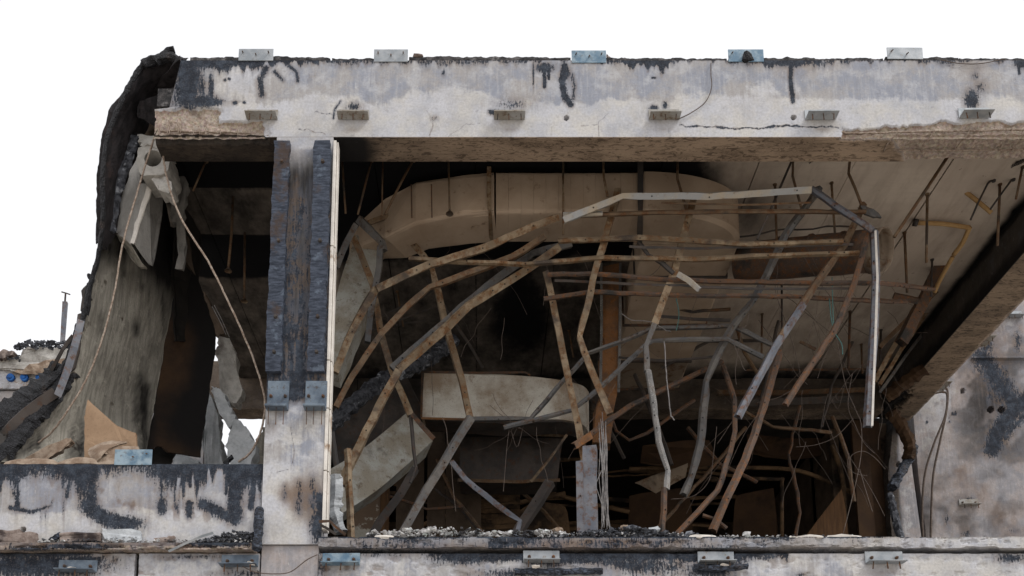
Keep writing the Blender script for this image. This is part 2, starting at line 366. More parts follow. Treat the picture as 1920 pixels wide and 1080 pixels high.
# stain primitives in photo-pixel space of the surface
def ell(u, v, cu, cv, ru, rv, s=1.0): return s * np.clip(.92 - .42 * np.sqrt(((u - cu) / ru)**2 + ((v - cv) / rv)**2), 0, 1)
def seg(u, v, pts, r, s=1.0):
    d = np.full(np.shape(u), 1e9)
    for (a, b), (c, e) in zip(pts[:-1], pts[1:]):
        L = (c - a)**2 + (e - b)**2 + 1e-9; t = np.clip(((u - a) * (c - a) + (v - b) * (e - b)) / L, 0, 1)
        d = np.minimum(d, np.hypot(u - a - t * (c - a), v - b - t * (e - b)))
    return s * np.clip(.92 - .42 * d / r, 0, 1)
def drips(u, v, top, dens, length, seed, u0=-1e9, u1=1e9, w=9.0):
    """soot runs hanging from a top line"""
    a = vnoise(u / w, seed * 3.3, off=seed) ; b = vnoise(u / (w * .36), seed * 1.7, off=seed + 2); g = vnoise(u / (w * 7), seed * .9, off=seed + 4)
    ln = length * np.clip((a * .55 + b * .3 + g * .55) - (1.0 - dens), 0, 1) * 2.0
    dd = (v - top) / np.maximum(ln, .1)
    m = np.clip(1.3 - .8 * dd, 0, 1) * (ln > .8) * (v > top - 6)
    return m * sstep(u0 - 4, u0 + 4, u) * (1 - sstep(u1 - 4, u1 + 4, u))
def mx(*a):
    r = a[0]
    for b in a[1:]: r = np.maximum(r, b)
    return r

# ================================================================== SETTING
ZB, ZT, ZC, ZF = 9.72, 10.71, 10.35, 5.0          # beam soffit, beam top, ceiling, floor
def grid_sheet(name, x0, x1, y0, y1, z, mat):
    return link_arrays(name, [(x0,y0,z),(x1,y0,z),(x1,y1,z),(x0,y1,z)], [[0,1,2,3]], mat)
tag(grid_sheet('ground', -400, 400, -400, 400, 0, M['ground']), kind='structure')

B = empty('burnt_building', (0, .2, 0), 'burnt-out concrete building with soot-stained beams and an open gutted upper storey', 'building')

# ---- front roof beam
XL, XR = -3.66, 7.82
P = block_x(XL, XR, .0105, [(0, ZB), (0, ZT), (.37, ZT), (.37, ZB)], [96, 6, 6, 34])
X, Y, Z = P[..., 0], P[..., 1], P[..., 2]
front = (Y < 1e-6); soff = (Z < ZB + 1e-6)
xl = -3.66 + .27 * sstep(ZB + .34, ZB + .39, Z + .05 * (fbm(Z * 9, Y * 9, 0) - .5)) + .10 * (fbm(Z * 12, Y * 9, 3, off=3) - .5)
X[:] = np.maximum(X, xl)
u, v = proj(X, Y, Z); nz = fbm(u / 26, v / 26, 0, 4); nf = fbm(u / 7, v / 7, 0, 3, off=9)
jag = (nz - .5) * 26 + (nf - .5) * 14
spL = np.maximum(sstep(418, 405, u + jag) * sstep(200, 208, v + jag * .5), sstep(505, 492, u + jag) * sstep(228, 234, v + jag * .45 + .05 * (u - 400)))
upline = 236 - 12 * sstep(1600, 1800, u)
spR = sstep(1572, 1582, u + jag * .7) * sstep(-1, 4, v - upline - 3 + jag * .5) 
spRs = sstep(1672, 1688, u + jag * .6 + (v - 270) * -.5)            # whole soffit gone further right
spall = np.where(front, mx(spL, spR), np.where(soff, np.maximum(sstep(1572, 1582, u + jag) * sstep(266, 260, v + jag * .3), spRs), 0))
spall = np.maximum(spall, np.where(soff, sstep(300, 292, u) * .0 + spL * sstep(272, 266, v + jag * .3), 0))
rough = (fbm(X * 14, Z * 14 + Y * 14, 0, 5, off=2) - .45)
dep = spall * (.035 + .055 * rough)
Y += np.where(front, dep, 0); Z += np.where(soff, dep * 1.1, 0)
# drilled holes
for hu, hv in ((1062, 221), (1488, 220)):
    Y += np.where(front, .12 * sstep(5.0, 3.6, np.hypot(u - hu, v - hv)), 0)
soot = mx(ell(u, v, 352, 150, 26, 75), ell(u, v, 380, 190, 30, 12, 1), seg(u, v, [(345, 118), (400, 116)], 13), ell(u, v, 378, 160, 10, 34, .75),
          ell(u, v, 396, 165, 5, 27), ell(u, v, 398, 192, 22, 7), ell(u, v, 440, 193, 5, 4), ell(u, v, 458, 192, 3, 3),
          seg(u, v, [(498, 128), (488, 150), (491, 178)], 7, .80), seg(u, v, [(514, 134), (530, 150)], 5, .74), seg(u, v, [(542, 123), (556, 135), (558, 152)], 4, .78),
          ell(u, v, 1021, 127, 16, 9), seg(u, v, [(1021, 125), (1021, 162)], 3.5), ell(u, v, 1000, 138, 1.6, 24), seg(u, v, [(1029, 125), (1029, 148)], 2.4),
          seg(u, v, [(1058, 124), (1054, 150), (1058, 180), (1070, 196)], 6), seg(u, v, [(1072, 140), (1077, 160), (1074, 190)], 5, .66), ell(u, v, 1062, 138, 8, 13, .9),
          ell(u, v, 963, 196, 40, 12, .62), seg(u, v, [(920, 210), (978, 212)], 5.5, .9), ell(u, v, 1226, 203, 8, 6), ell(u, v, 1247, 198, 6, 8, .8),
          seg(u, v, [(1483, 118), (1482, 150), (1487, 190)], 4.2), ell(u, v, 1480, 118, 44, 7, .95), seg(u, v, [(1245, 122), (1243, 135)], 3.5, .8),
          ell(u, v, 1822, 187, 13, 18), ell(u, v, 1838, 165, 14, 18, .62), ell(u, v, 1828, 143, 9, 9, .68), ell(u, v, 1916, 118, 14, 10), seg(u, v, [(1909, 110), (1911, 138)], 2.5),
          ell(u, v, 664, 200, 15, 8, .8), seg(u, v, [(638, 190), (628, 205), (625, 222)], 2.5, .75),
          ell(u, v, 422, 150, 3, 3), ell(u, v, 430, 148, 2.5, 3), ell(u, v, 1228, 146, 3, 2), ell(u, v, 1223, 146, 2, 2), ell(u, v, 815, 222, 7, 6, .65), ell(u, v, 832, 137, 4, 6, .8))
soot = mx(soot, .8 * drips(u, v, 112, .52, 24, 3, 400, 600), .8 * drips(u, v, 116, .52, 28, 8, 1120, 1270), .75 * drips(u, v, 114, .52, 24, 5, 1420, 1540),
          .55 * drips(u, v, 112, .50, 18, 12), .75 * np.clip(1 - (v - 112) / 5, 0, 1) * sstep(.5, .65, fbm(u / 30, 0 * v, 0, 3)))
def crack(pts, r=1.1, s=.9, seed=1):
    jj = (fbm(u / 9, v / 9, seed, 3) - .5) * 9
    return seg(u, v + jj, pts, r, s)
cr = mx(crack([(1275, 236), (1400, 241), (1480, 236), (1572, 240)], 1.5), crack([(1034, 255), (1034, 238)], .8, .7), crack([(1123, 255), (1122, 230), (1140, 214)], .8, .6), crack([(805, 255), (812, 235), (800, 205)], .9, .6),
        crack([(840, 256), (870, 236), (900, 232)], .8, .6), crack([(560, 240), (610, 252)], .9, .7), crack([(1120, 232), (1090, 236)], .8, .6), crack([(698, 120), (694, 165)], .9, .45), crack([(590, 210), (640, 216)], 1.0, .7),
        crack([(1850, 112), (1790, 128), (1735, 112)], .7, .6))
cr = cr * (.6 + .6 * nf)
soot = np.maximum(soot, cr) * (1 - spall) * front
washline = 188 + 34 * (fbm(u / 120, u * 0, 2, 3) - .5) * 2 - 16 * sstep(700, 760, u) * sstep(960, 880, u)
wash = front * np.clip((v - washline) / 26 + .5, 0, 1) * (.55 + .75 * fbm(u / 90, v / 60, 7, 3))
wash = np.maximum(wash, front * sstep(505, 470, u) * sstep(188, 196, v))
for cu, cv, ru, rv in ((1100, 225, 120, 24), (850, 205, 70, 30), (1680, 205, 60, 22), (1430, 190, 60, 26), (1850, 190, 60, 14), (640, 225, 60, 22), (1240, 210, 60, 20), (450, 150, 60, 50)): wash = np.maximum(wash, front * ell(u, v, cu, cv, ru, rv, .85))
warm = front * (.35 * ell(u, v, 1530, 128, 90, 18) + .3 * ell(u, v, 420, 185, 90, 14) + .35 * ell(u, v, 1740, 118, 90, 12) + .4 * ell(u, v, 660, 192, 26, 12) + .5 * ell(u, v, 1830, 150, 26, 34) + .25 * ell(u, v, 500, 165, 26, 30) + .3 * ell(u, v, 1480, 135, 30, 20))
for bu in (493, 663, 955, 1245, 1540): warm = warm + front * .55 * ell(u, v, bu, 243, 30, 7)  # brown tone on the face just below each bracket
vein = np.where(soff, 1.0, np.where(front, 0, .6)) * (1 - spall)
smoke_shade = np.where(soff, .30 * sstep(700, 640, u) + .38 * sstep(1100, 600, u) + .12 * sstep(1500, 1000, u), 0) + np.where(~front & ~soff, .5, 0) * (Z < ZT - .01)
smoke_shade = smoke_shade + soff * .9 * ell(u, v, 655, 285, 30, 26) + front * .5 * ell(u, v, 362, 150, 34, 70)
bm_beam = sweep_grid('front_beam', P, M['concrete'], B, dict(soot=soot, wash=wash, warm=warm, vein=vein, smoke_shade=smoke_shade, spall=spall))

# exposed reinforcement
def tube(name, pts, r, mat, parent=None, seg_=6, smooth=True, origin=None, closed=False, rad=None):
    pts = [Vector(p) for p in pts]; V = []; F = []; n = len(pts); prev = None
    for i, p in enumerate(pts):
        t = (pts[min(i + 1, n - 1)] - pts[max(i - 1, 0)]).normalized()
        if prev is None:
            a = Vector((0, 0, 1)) if abs(t.z) < .9 else Vector((1, 0, 0)); nrm = t.cross(a).normalized()
        else: nrm = (prev - t * prev.dot(t)).normalized()
        prev = nrm; bn = t.cross(nrm); rr = rad[i] if rad else r
        for k in range(seg_):
            a = 2 * math.pi * k / seg_; V.append(p + (nrm * math.cos(a) + bn * math.sin(a)) * rr)
    for i in range(n - 1):
        for k in range(seg_):
            k2 = (k + 1) % seg_; F.append([i * seg_ + k, i * seg_ + k2, (i + 1) * seg_ + k2, (i + 1) * seg_ + k])
    F.append(list(range(seg_))[::-1]); F.append([(n - 1) * seg_ + k for k in range(seg_)])
    return link_arrays(name, V, F, mat, parent, smooth, origin=origin)
def curve_pts(pts, n=6, jit=0.0):
    """Catmull-Rom through points"""
    pts = [Vector(p) for p in pts]; out = []
    for i in range(len(pts) - 1):
        p0 = pts[max(i - 1, 0)]; p1 = pts[i]; p2 = pts[i + 1]; p3 = pts[min(i + 2, len(pts) - 1)]
        for k in range(n):
            t = k / n
            q = .5 * ((2 * p1) + (p2 - p0) * t + (2 * p0 - 5 * p1 + 4 * p2 - p3) * t * t + (3 * p1 - p0 - 3 * p2 + p3) * t**3)
            if jit: q = q + Vector([random.gauss(0, jit) for _ in range(3)])
            out.append(q)
    out.append(pts[-1]); return out
for pu, v0, v1 in ((296,232,253),(313,224,252),(317,226,252),(333,226,250),(337,229,250),(362,232,252),(373,236,252),(385,238,253),(413,240,252),(445,242,254)):
    tube('rebar', curve_pts([at(pu, v0, .012), at(pu + .5, (v0+v1)/2, .002), at(pu + 1, v1, .006)], 3, .002), .0055, M['rebar'], B)
tube('rebar', curve_pts([at(300, 246, .03), at(360, 247, .02), at(420, 248.5, .025), at(470, 250, .04)], 4, .003), .009, M['rebar'], B)
tube('rebar', curve_pts([at(1576, 250, .02), at(1700, 248, .012), at(1820, 245, .015), at(1920, 243.5, .012), at(2080, 242, .02)], 6, .003), .010, M['rebar'], B)
tube('rebar', curve_pts([atz(1676, 282, ZB + .005), atz(1800, 281, ZB + .0), atz(1920, 281, ZB + .0), atz(2080, 280, ZB)], 6, .003), .009, M['rebar'], B)
for pu in (1683, 1752, 1818, 1898, 1922, 1990):
    tube('rebar', curve_pts([at(pu, 240, .008), at(pu - 2, 249, .0), atz(pu - 18, 268, ZB - .002), atz(pu - 26, 283, ZB + .0)], 3, .003), .008, M['rebar'], B)

# ---- roof slab, ceiling panels
box('roof_slab', (-4.32, 1.22, ZC + .10), (-3.782, 6.84, ZT - .02), M['roof'], B)
box('roof_slab', (-3.78, .372, ZC + .10), (7.198, 6.84, ZT - .02), M['roof'], B)
seams = [-4.3, -3.72, -2.52, -1.32, -.06, 1.08, 2.28, 3.48, 4.68, 5.88, 7.197]
for a, b in zip(seams[:-1], seams[1:]):
    y0 = .374 if a > -4 else 1.2
    P = block_y(y0, 6.44, .045, [(a + .007, ZC), (b - .007, ZC), (b - .007, ZC + .09), (a + .007, ZC + .09)], [26, 2, 2, 2])
    X, Y, Z = P[..., 0], P[..., 1], P[..., 2]; u, v = proj(X, Y, Z)
    Z += np.where(Z < ZC + .001, .006 * (fbm(X * 3, Y * 3, 0) - .5), 0) + .008 * math.sin(a * 7)
    wv = (fbm(u / 60, v / 30, 4, 4, off=6) - .5) * 70; wh = (fbm(u / 45, v / 20, 9, 4, off=8) - .5) * 26
    L = sstep(640, 600, u)
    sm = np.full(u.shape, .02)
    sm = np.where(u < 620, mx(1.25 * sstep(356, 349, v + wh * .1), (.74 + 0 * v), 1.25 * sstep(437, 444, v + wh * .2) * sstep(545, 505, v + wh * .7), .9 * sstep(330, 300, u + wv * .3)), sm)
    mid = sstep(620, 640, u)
    sm = np.maximum(sm, mid * 1.3 * sstep(1440, 1230, u + wv * .6) * sstep(395 - .0 * u, 345, v + wh * .4 - .14 * np.maximum(u - 1250, 0)))  # soot above the duct; its curved right end paints the duct's shadow
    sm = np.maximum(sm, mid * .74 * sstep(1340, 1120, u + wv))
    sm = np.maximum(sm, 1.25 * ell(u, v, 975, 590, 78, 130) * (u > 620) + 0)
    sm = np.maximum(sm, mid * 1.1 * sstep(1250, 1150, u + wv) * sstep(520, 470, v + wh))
    sm = np.maximum(sm, .95 * ell(u, v, 1450, 480, 120, 30)); sm = np.maximum(sm, .75 * ell(u, v, 1410, 400, 60, 60))  # dark zone by the pipes; the round patch paints the duct's shadow
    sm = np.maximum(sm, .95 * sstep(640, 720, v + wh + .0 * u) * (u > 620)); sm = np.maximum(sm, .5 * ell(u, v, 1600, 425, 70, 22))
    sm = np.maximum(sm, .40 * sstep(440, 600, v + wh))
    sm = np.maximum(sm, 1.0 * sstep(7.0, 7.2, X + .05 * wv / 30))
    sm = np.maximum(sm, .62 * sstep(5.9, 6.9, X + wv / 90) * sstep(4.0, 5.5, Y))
    sweep_grid('ceiling_panel', P, M['ceiling'], B, dict(smoke_shade=sm))

# ---- side beam and back beam
P = block_y(.374, 6.86, .03, [(7.2, ZB), (7.82, ZB), (7.82, ZT), (7.2, ZT)], [34, 30, 8, 30])
X, Y, Z = P[..., 0], P[..., 1], P[..., 2]; u, v = proj(X, Y, Z)
rg = fbm(X * 9, Y * 9, Z * 9, 4)
edge = sstep(7.74, 7.82, X + .06 * (rg - .5)); Z += np.where(Z < ZB + .001, .04 * edge * rg, 0)
inner = (X < 7.201); sof = Z < ZB + .04
endsp = sstep(5.55, 5.8, Y + (rg - .5) * 1.2) * sstep(7.45, 7.3, X + (rg - .5) * .5)
Z += np.where(sof, endsp * .10 * (.4 + rg), 0); X += np.where(inner, endsp * .06 * rg, 0)
zin = (Z - ZB) / .63
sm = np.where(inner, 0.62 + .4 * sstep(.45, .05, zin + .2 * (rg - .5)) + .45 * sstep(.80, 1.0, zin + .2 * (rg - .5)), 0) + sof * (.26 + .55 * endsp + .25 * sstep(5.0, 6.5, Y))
sweep_grid('side_beam', P, M['beamdark'], B, dict(vein=np.where(sof, 1., 0.), smoke_shade=sm, spall=edge * sof * .8 + endsp * .2, soot=np.zeros_like(u), wash=np.zeros_like(u), warm=np.where(sof, .1, .0)))
for (x0, x1) in ((-5.1, -2.2), (-2.19, 1.6), (1.61, 7.19)):
    P = block_x(x0, x1, .05, [(6.46, ZB + .02), (6.46, ZC + .35), (6.84, ZC + .35), (6.84, ZB + .02)], [14, 2, 4, 8])
    X, Y, Z = P[..., 0], P[..., 1], P[..., 2]; u, v = proj(X, Y, Z); rg = fbm(X * 5, Y * 5, Z * 8, 4); sf = Z < ZB + .03
    Z += np.where(sf, .05 * rg, 0); 
    sweep_grid('back_beam', P, M['beamdark'], B, dict(vein=np.where(sf, 1., .35), smoke_shade=.35 + .3 * rg + .35 * sstep(500, 700, u) * (X < 2) + .1 * (X > 2), warm=.4 + 0 * u, spall=np.where(sf, .45, 0)))

# ---- far room behind the back beam: charred, dark
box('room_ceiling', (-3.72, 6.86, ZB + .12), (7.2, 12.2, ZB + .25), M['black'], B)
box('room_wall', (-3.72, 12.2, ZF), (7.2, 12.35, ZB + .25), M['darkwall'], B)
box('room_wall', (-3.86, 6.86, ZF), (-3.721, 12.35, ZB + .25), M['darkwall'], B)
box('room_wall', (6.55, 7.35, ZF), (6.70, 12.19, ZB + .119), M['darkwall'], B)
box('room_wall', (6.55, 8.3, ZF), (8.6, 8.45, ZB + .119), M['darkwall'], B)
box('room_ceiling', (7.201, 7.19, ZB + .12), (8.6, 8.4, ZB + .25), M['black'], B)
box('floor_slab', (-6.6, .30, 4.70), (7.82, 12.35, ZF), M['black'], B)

# ---- ledge and lower wall to the right of the column
P = block_x(-1.66, 7.82, .012, [(-.05, 4.905), (-.05, 5.03), (.29, 5.03), (.29, 4.905)], [13, 12, 3, 8])
X, Y, Z = P[..., 0], P[..., 1], P[..., 2]; u, v = proj(X, Y, Z); n5 = fbm(u / 16, v / 9, 1, 4); n6 = fbm(u / 60, v / 30, 5, 4, off=3)
low = (Z < 4.93)
Z += np.where(low, .035 * n5 * sstep(.4, .6, n6), 0) - np.where(Z > 5.0, .016 * n5, 0); Y += np.where((Y < 0), .02 * sstep(.52, .7, n5), 0)
sweep_grid('ledge', P, M['concrete'], B, dict(soot=np.clip(.95 - 1.1 * n6 - .0 * u, 0, .8) * sstep(1950, 1500, u) + .25 * (Z > 5.01), warm=.75 * ell(u, v, 1150, 1018, 110, 12) + .35 * n5 + .5 * ell(u, v, 900, 1025, 160, 8), wash=.25 + .5 * sstep(1480, 1650, u), smoke_shade=.28 * sstep(1600, 1000, u), spall=.42 * sstep(4.95, 4.9, Z)))
def lower_wall(x0, x1, name='lower_wall'):
    P = block_x(x0, x1, .012, [(.0, 4.86), (.30, 4.86), (.30, 0), (.0, 0), (.0, 4.45)], [3, 3, 2, 4, 38])
    X, Y, Z = P[..., 0], P[..., 1], P[..., 2]; u, v = proj(X, Y, Z); a = fbm(u / 70, v / 40, 1, 4); b = fbm(u / 22, v / 14, 5, 4, off=3); c = fbm(u / 130, 0 * v, 8, 3, off=6)
    Y += np.where(Y < .001, .012 * sstep(.5, .7, b), 0)
    so = mx(1.05 * np.clip(1.2 - (v - 1030) / (10 + 62 * c), 0, 1) * sstep(700, 900, u) * sstep(1430, 1330, u), ell(u, v, 1180, 1060, 150, 22, .8), ell(u, v, 870, 1046, 60, 9, .62), ell(u, v, 960, 1075, 90, 12, .7), ell(u, v, 1340, 1066, 50, 16), ell(u, v, 720, 1040, 60, 7, .6),
            .75 * drips(u, v, 1034, .75, 34, 21, 1360, 1480), ell(u, v, 1500, 1078, 12, 6), ell(u, v, 1895, 1046, 34, 11, .8), ell(u, v, 600, 1060, 26, 40, .6))
    so = so * (1 - .9 * ell(u, v, 1110, 1075, 36, 10)) * (1 - ell(u, v, 1440, 1068, 44, 16))
    if x1 < -1.5: so = mx(ell(u, v, 60, 1060, 130, 24), ell(u, v, 150, 1048, 70, 9, .8), 1.0 * np.clip(1.1 - (v - 1036) / 14, 0, 1) * sstep(260, 100, u), .7 * ell(u, v, 480, 1075, 80, 8), .62 * ell(u, v, 360, 1044, 90, 6)) * sstep(700, 620, u)
    sweep_grid(name, P, M['concrete'], B, dict(soot=so, wash=.25 + .5 * a + .35 * (u > 1600), warm=.5 * sstep(.5, .75, b) * (u < 1500) + .35 * ell(u, v, 230, 1052, 50, 20) + .6 * ell(u, v, 1655, 1075, 34, 10) + .4 * ell(u, v, 640, 1072, 50, 10), smoke_shade=.15 * sstep(1600, 700, u) * b, spall=.42 * sstep(4.83, 4.86, Z)))
lower_wall(-1.66, 7.82)
lower_wall(-3.51, -2.27); lower_wall(-6.6, -3.55)
box('lower_wall', (-3.548, .06, 0), (-3.512, .3, 4.84), M['black'], B)

# ---- left spandrel with its ledge
P = block_x(-6.6, -2.275, .0105, [(0, 4.95), (0, 5.845), (.30, 5.845), (.30, 4.95)], [84, 8, 4, 4])
X, Y, Z = P[..., 0], P[..., 1], P[..., 2]; u, v = proj(X, Y, Z); a = fbm(u / 40, v / 40, 1, 4); b = fbm(u / 14, v / 22, 5, 4, off=3); fr = Y < 1e-6
Z -= np.where(Z > 5.84, .012 * b, 0)
Y += np.where(fr, .12 * sstep(5.5, 4, np.hypot(u - 43, v - 993)), 0)
so = mx(.85 * drips(u, v, 868, .80, 55, 31, w=8), 1.0 * np.clip(1.05 - (v - 868) / 20, 0, 1) * (.15 + .95 * fbm(u / 30, 0 * v, 0, 3)),
        seg(u, v, [(36, 870), (32, 950)], 6), seg(u, v, [(135, 872), (126, 930)], 7), seg(u, v, [(175, 870), (172, 940)], 15), ell(u, v, 175, 885, 18, 50), seg(u, v, [(165, 948), (200, 972), (240, 985)], 16), ell(u, v, 235, 980, 34, 16),
        seg(u, v, [(20, 952), (60, 960), (95, 948)], 5, .9), seg(u, v, [(95, 946), (100, 935)], 5, .8), seg(u, v, [(306, 872), (302, 905), (303, 955)], 11), seg(u, v, [(322, 880), (330, 955)], 4, .7), seg(u, v, [(340, 880), (334, 962)], 3, .6),
        seg(u, v, [(355, 945), (355, 965)], 8, .9), seg(u, v, [(380, 945), (430, 970)], 12, .9), seg(u, v, [(442, 875), (440, 970)], 14), seg(u, v, [(425, 875), (424, 925)], 5, .8), seg(u, v, [(478, 890), (470, 950)], 8, .85),
        seg(u, v, [(355, 872), (357, 912)], 3), ell(u, v, 210, 940, 14, 8, .6), ell(u, v, 75, 935, 4, 9, .8), seg(u, v, [(92, 880), (94, 908)], 4), seg(u, v, [(0, 872), (20, 890)], 6, .9))
so = so * (1 - .95 * ell(u, v, 245, 915, 44, 30)) * (1 - .8 * ell(u, v, 80, 915, 36, 26)) * fr
warm = fr * (.55 * ell(u, v, 250, 945, 50, 20) + .45 * ell(u, v, 150, 900, 30, 34) + .4 * ell(u, v, 390, 950, 60, 18) + .35 * np.clip(1 - (v - 868) / 60, 0, 1) + .35 * sstep(.5, .7, b))
wash = fr * np.clip((v - 955 - 14 * (fbm(u / 50, 0 * u, 3, 3) - .5) * 2) / 16 + .4, 0, 1)
sweep_grid('spandrel_beam', P, M['concrete'], B, dict(soot=so, wash=wash, warm=warm, smoke_shade=.0 + .5 * (~fr)))
P = block_x(-6.6, -2.30, .012, [(-.10, 4.86), (-.10, 4.948), (.29, 4.948), (.29, 4.86)], [12, 14, 3, 8])
X, Y, Z = P[..., 0], P[..., 1], P[..., 2]; u, v = proj(X, Y, Z); n5 = fbm(u / 16, v / 6, 1, 4); n6 = fbm(u / 50, v / 30, 5, 4, off=3)
Z += np.where(Z < 4.88, .03 * n5, 0) - np.where(Z > 4.94, .012 * n5, 0); Y += np.where(Y < 0, .05 * sstep(.45, .6, n5) * sstep(4.94, 4.88, Z), 0)
sweep_grid('ledge', P, M['concrete'], B, dict(soot=mx(ell(u, v, 415, 1017, 80, 8), ell(u, v, 140, 1025, 90, 8, .85), ell(u, v, 60, 1030, 60, 9, .8), .8 - 1.0 * n6), warm=.5 + .5 * n5, smoke_shade=.25 * n6, spall=.55 * sstep(4.93, 4.90, Z + .03 * (n5 - .5)), wash=.3 * (Z > 4.93)))

# ---- big column
CX0, CX1 = -2.265, -1.635
pr = [(CX0, -.02), (CX1, -.02), (CX1, .36), (CX0, .36)]
P = block_z(4.955, 9.705, .011, pr, [60, 18, 4, 6])
X, Y, Z = P[..., 0], P[..., 1], P[..., 2]; u, v = proj(X, Y, Z); fr = Y < -.019
n5 = fbm(u / 16, v / 30, 1, 4); n6 = fbm(u / 40, v / 40, 5, 4, off=3); n7 = fbm(u / 5, v / 60, 2, 4, off=5)
up = sstep(772, 745, v + 30 * (n6 - .5))
cu = 506 + 72 - (v - 640) * .042          # centre line of the column in the photo
so = up * (.06 + .78 * n7 * sstep(290, 400, v)) + .30 * up * ell(u, v, 550, 730, 26, 60)
so = mx(so, .95 * ell(u, v, 596, 985, 14, 34), .9 * seg(u, v, [(600, 930), (600, 1010)], 9), .62 * seg(u, v, [(562, 905), (560, 960)], 9), .6 * seg(u, v, [(585, 900), (590, 975)], 10), .55 * seg(u, v, [(535, 910), (532, 935)], 6)) * fr
warm = fr * (1.0 * ell(u, v, 585, 940, 34, 46) + .6 * ell(u, v, 540, 925, 30, 18) + .5 * ell(u, v, 512, 800, 12, 20) + .35 * up)
smoke_shade = fr * (.55 * ell(u, v, 592, 945, 24, 50) + .95 * up * sstep(268, 340, v) * (.65 + .6 * n7)) + (~fr) * .12 + .5 * ell(u, v, 660, 290, 60, 20)
cracksC = mx(seg(u, v + 6 * (n5 - .5), [(545, 800), (552, 850), (548, 870)], .8, .65), seg(u, v, [(520, 885), (540, 880)], .8, .6)) * fr
so = np.maximum(so, cracksC); wash = .30 + .75 * ell(u, v, 530, 975, 50, 50) + .35 * n6 + .8 * sstep(285, 270, v)
cl = sweep_grid('column', P, M['concrete'], B, dict(soot=so, warm=warm, smoke_shade=smoke_shade, wash=wash * (1 - .8 * up * sstep(270, 300, v))))
box('lower_column', (-2.255, .012, 0), (-1.665, .33, 4.95), M['wall'], B)
def board_mesh(name, x0, x1, z0, z1, parent, seed, mat='batten', y0=-.085, y1=-.021, amp=.006):
    P = block_z(z0, z1, .014, [(x0, y0), (x1, y0), (x1, y1), (x0, y1)], [14, 5, 3, 5])
    X, Y, Z = P[..., 0], P[..., 1], P[..., 2]; n = fbm(X * 9, Z * 16, seed, 3) ; n2 = fbm(Z * 6, seed, 0, 3, off=4)
    Y += np.where(Y < y0 + .001, amp * 2 * (n - .3), 0); e2 = fbm(Z * 11, seed * 2.0, 0, 4, off=9) - .5; X += np.where(X < x0 + .001, -.03 * e2 - .02 * (fbm(Z * 3, seed, 1, 2) - .5), 0) + np.where(X > x1 - .001, .04 * (fbm(Z * 13, seed * 5.0, 2, 4) - .5), 0); 
    endm = sstep(z0 + .12, z0, Z) ; Y += np.where(Y < y0 + .03, endm * .02 * n, 0)
    return sweep_grid(name, P, M[mat], parent, smooth=False)
zt, zb = at(530, 272).z, at(520, 704).z
for x0, x1, sd_ in ((CX0 - .012, CX0 + .155, 1), (CX1 - .20, CX1 - .018, 7)):
    bb = board_mesh('charred_batten', x0, x1, zb + .01, zt - .01, B, sd_)
    for zz in (zt - .28, zt - 1.25, zt - 2.15, zb + .22):
        q = Vector(((x0 + x1) / 2 + .01, -.10, zz)); bm = bmesh.new()
        bmesh.ops.create_cone(bm, segments=10, radius1=.021, radius2=.016, depth=.03, cap_ends=True)
        for vv in bm.verts: vv.co = Vector((vv.co.x, -vv.co.z, vv.co.y)) + q
        from_bm('bolt_head', bm, M['darksteel'], bb)
# white strip down the column's right edge, in lengths with dark joints
zz = [9.66, 8.35, 7.0, 6.45, 5.75, 5.10]
for a, b in zip(zz[:-1], zz[1:]):
    bm = bmesh.new(); lo = Vector((CX1 + .002, -.03, b + .012)); hi = Vector((CX1 + .036, .10, a)); box_bm(bm, (lo + hi) / 2, hi - lo, bev=.004)
    from_bm('edge_strip', bm, M['white'], B)
    bm = bmesh.new(); lo = Vector((CX1 + .040, .0, b + .012)); hi = Vector((CX1 + .054, .11, a)); box_bm(bm, (lo + hi) / 2, hi - lo, bev=.003)
    from_bm('edge_strip', bm, M['white'], B)

# ---- angle brackets
def bracket_meshes():
    """local coordinates: plate in the xz plane, flange standing out to -y at the bottom"""
    out = {}
    bm = bmesh.new(); box_bm(bm, (0, -.005, .063), (.345, .009, .126), bev=.002); box_bm(bm, (0, -.068, .004), (.345, .117, .009), bev=.002); out['plate'] = bm
    bm = bmesh.new(); bmesh.ops.create_cone(bm, segments=6, radius1=.019, radius2=.017, depth=.016, cap_ends=True)
    for v_ in bm.verts: v_.co = Vector((v_.co.x, -v_.co.z, v_.co.y))
    bmesh.ops.create_cone(bm, segments=8, radius1=.009, radius2=.009, depth=.03, cap_ends=True); 
    for v_ in bm.verts[-16:]: v_.co = Vector((v_.co.x, -.012 - v_.co.z, v_.co.y))
    out['bolt'] = bm
    bm = bmesh.new(); bmesh.ops.create_cone(bm, segments=6, radius1=.007, radius2=.005, depth=.075, cap_ends=True); out['pin'] = bm
    res = {}
    for k, bm in out.items():
        bmesh.ops.recalc_face_normals(bm, faces=bm.faces[:]); me = bpy.data.meshes.new(k); bm.to_mesh(me); bm.free(); res[k] = me
    return res
BR = bracket_meshes(); MATC = {}
def mesh_with(me, mat):
    key = (me.name, mat.name)
    if key not in MATC:
        m2 = me.copy(); m2.materials.clear(); m2.materials.append(mat); MATC[key] = m2
    return MATC[key]
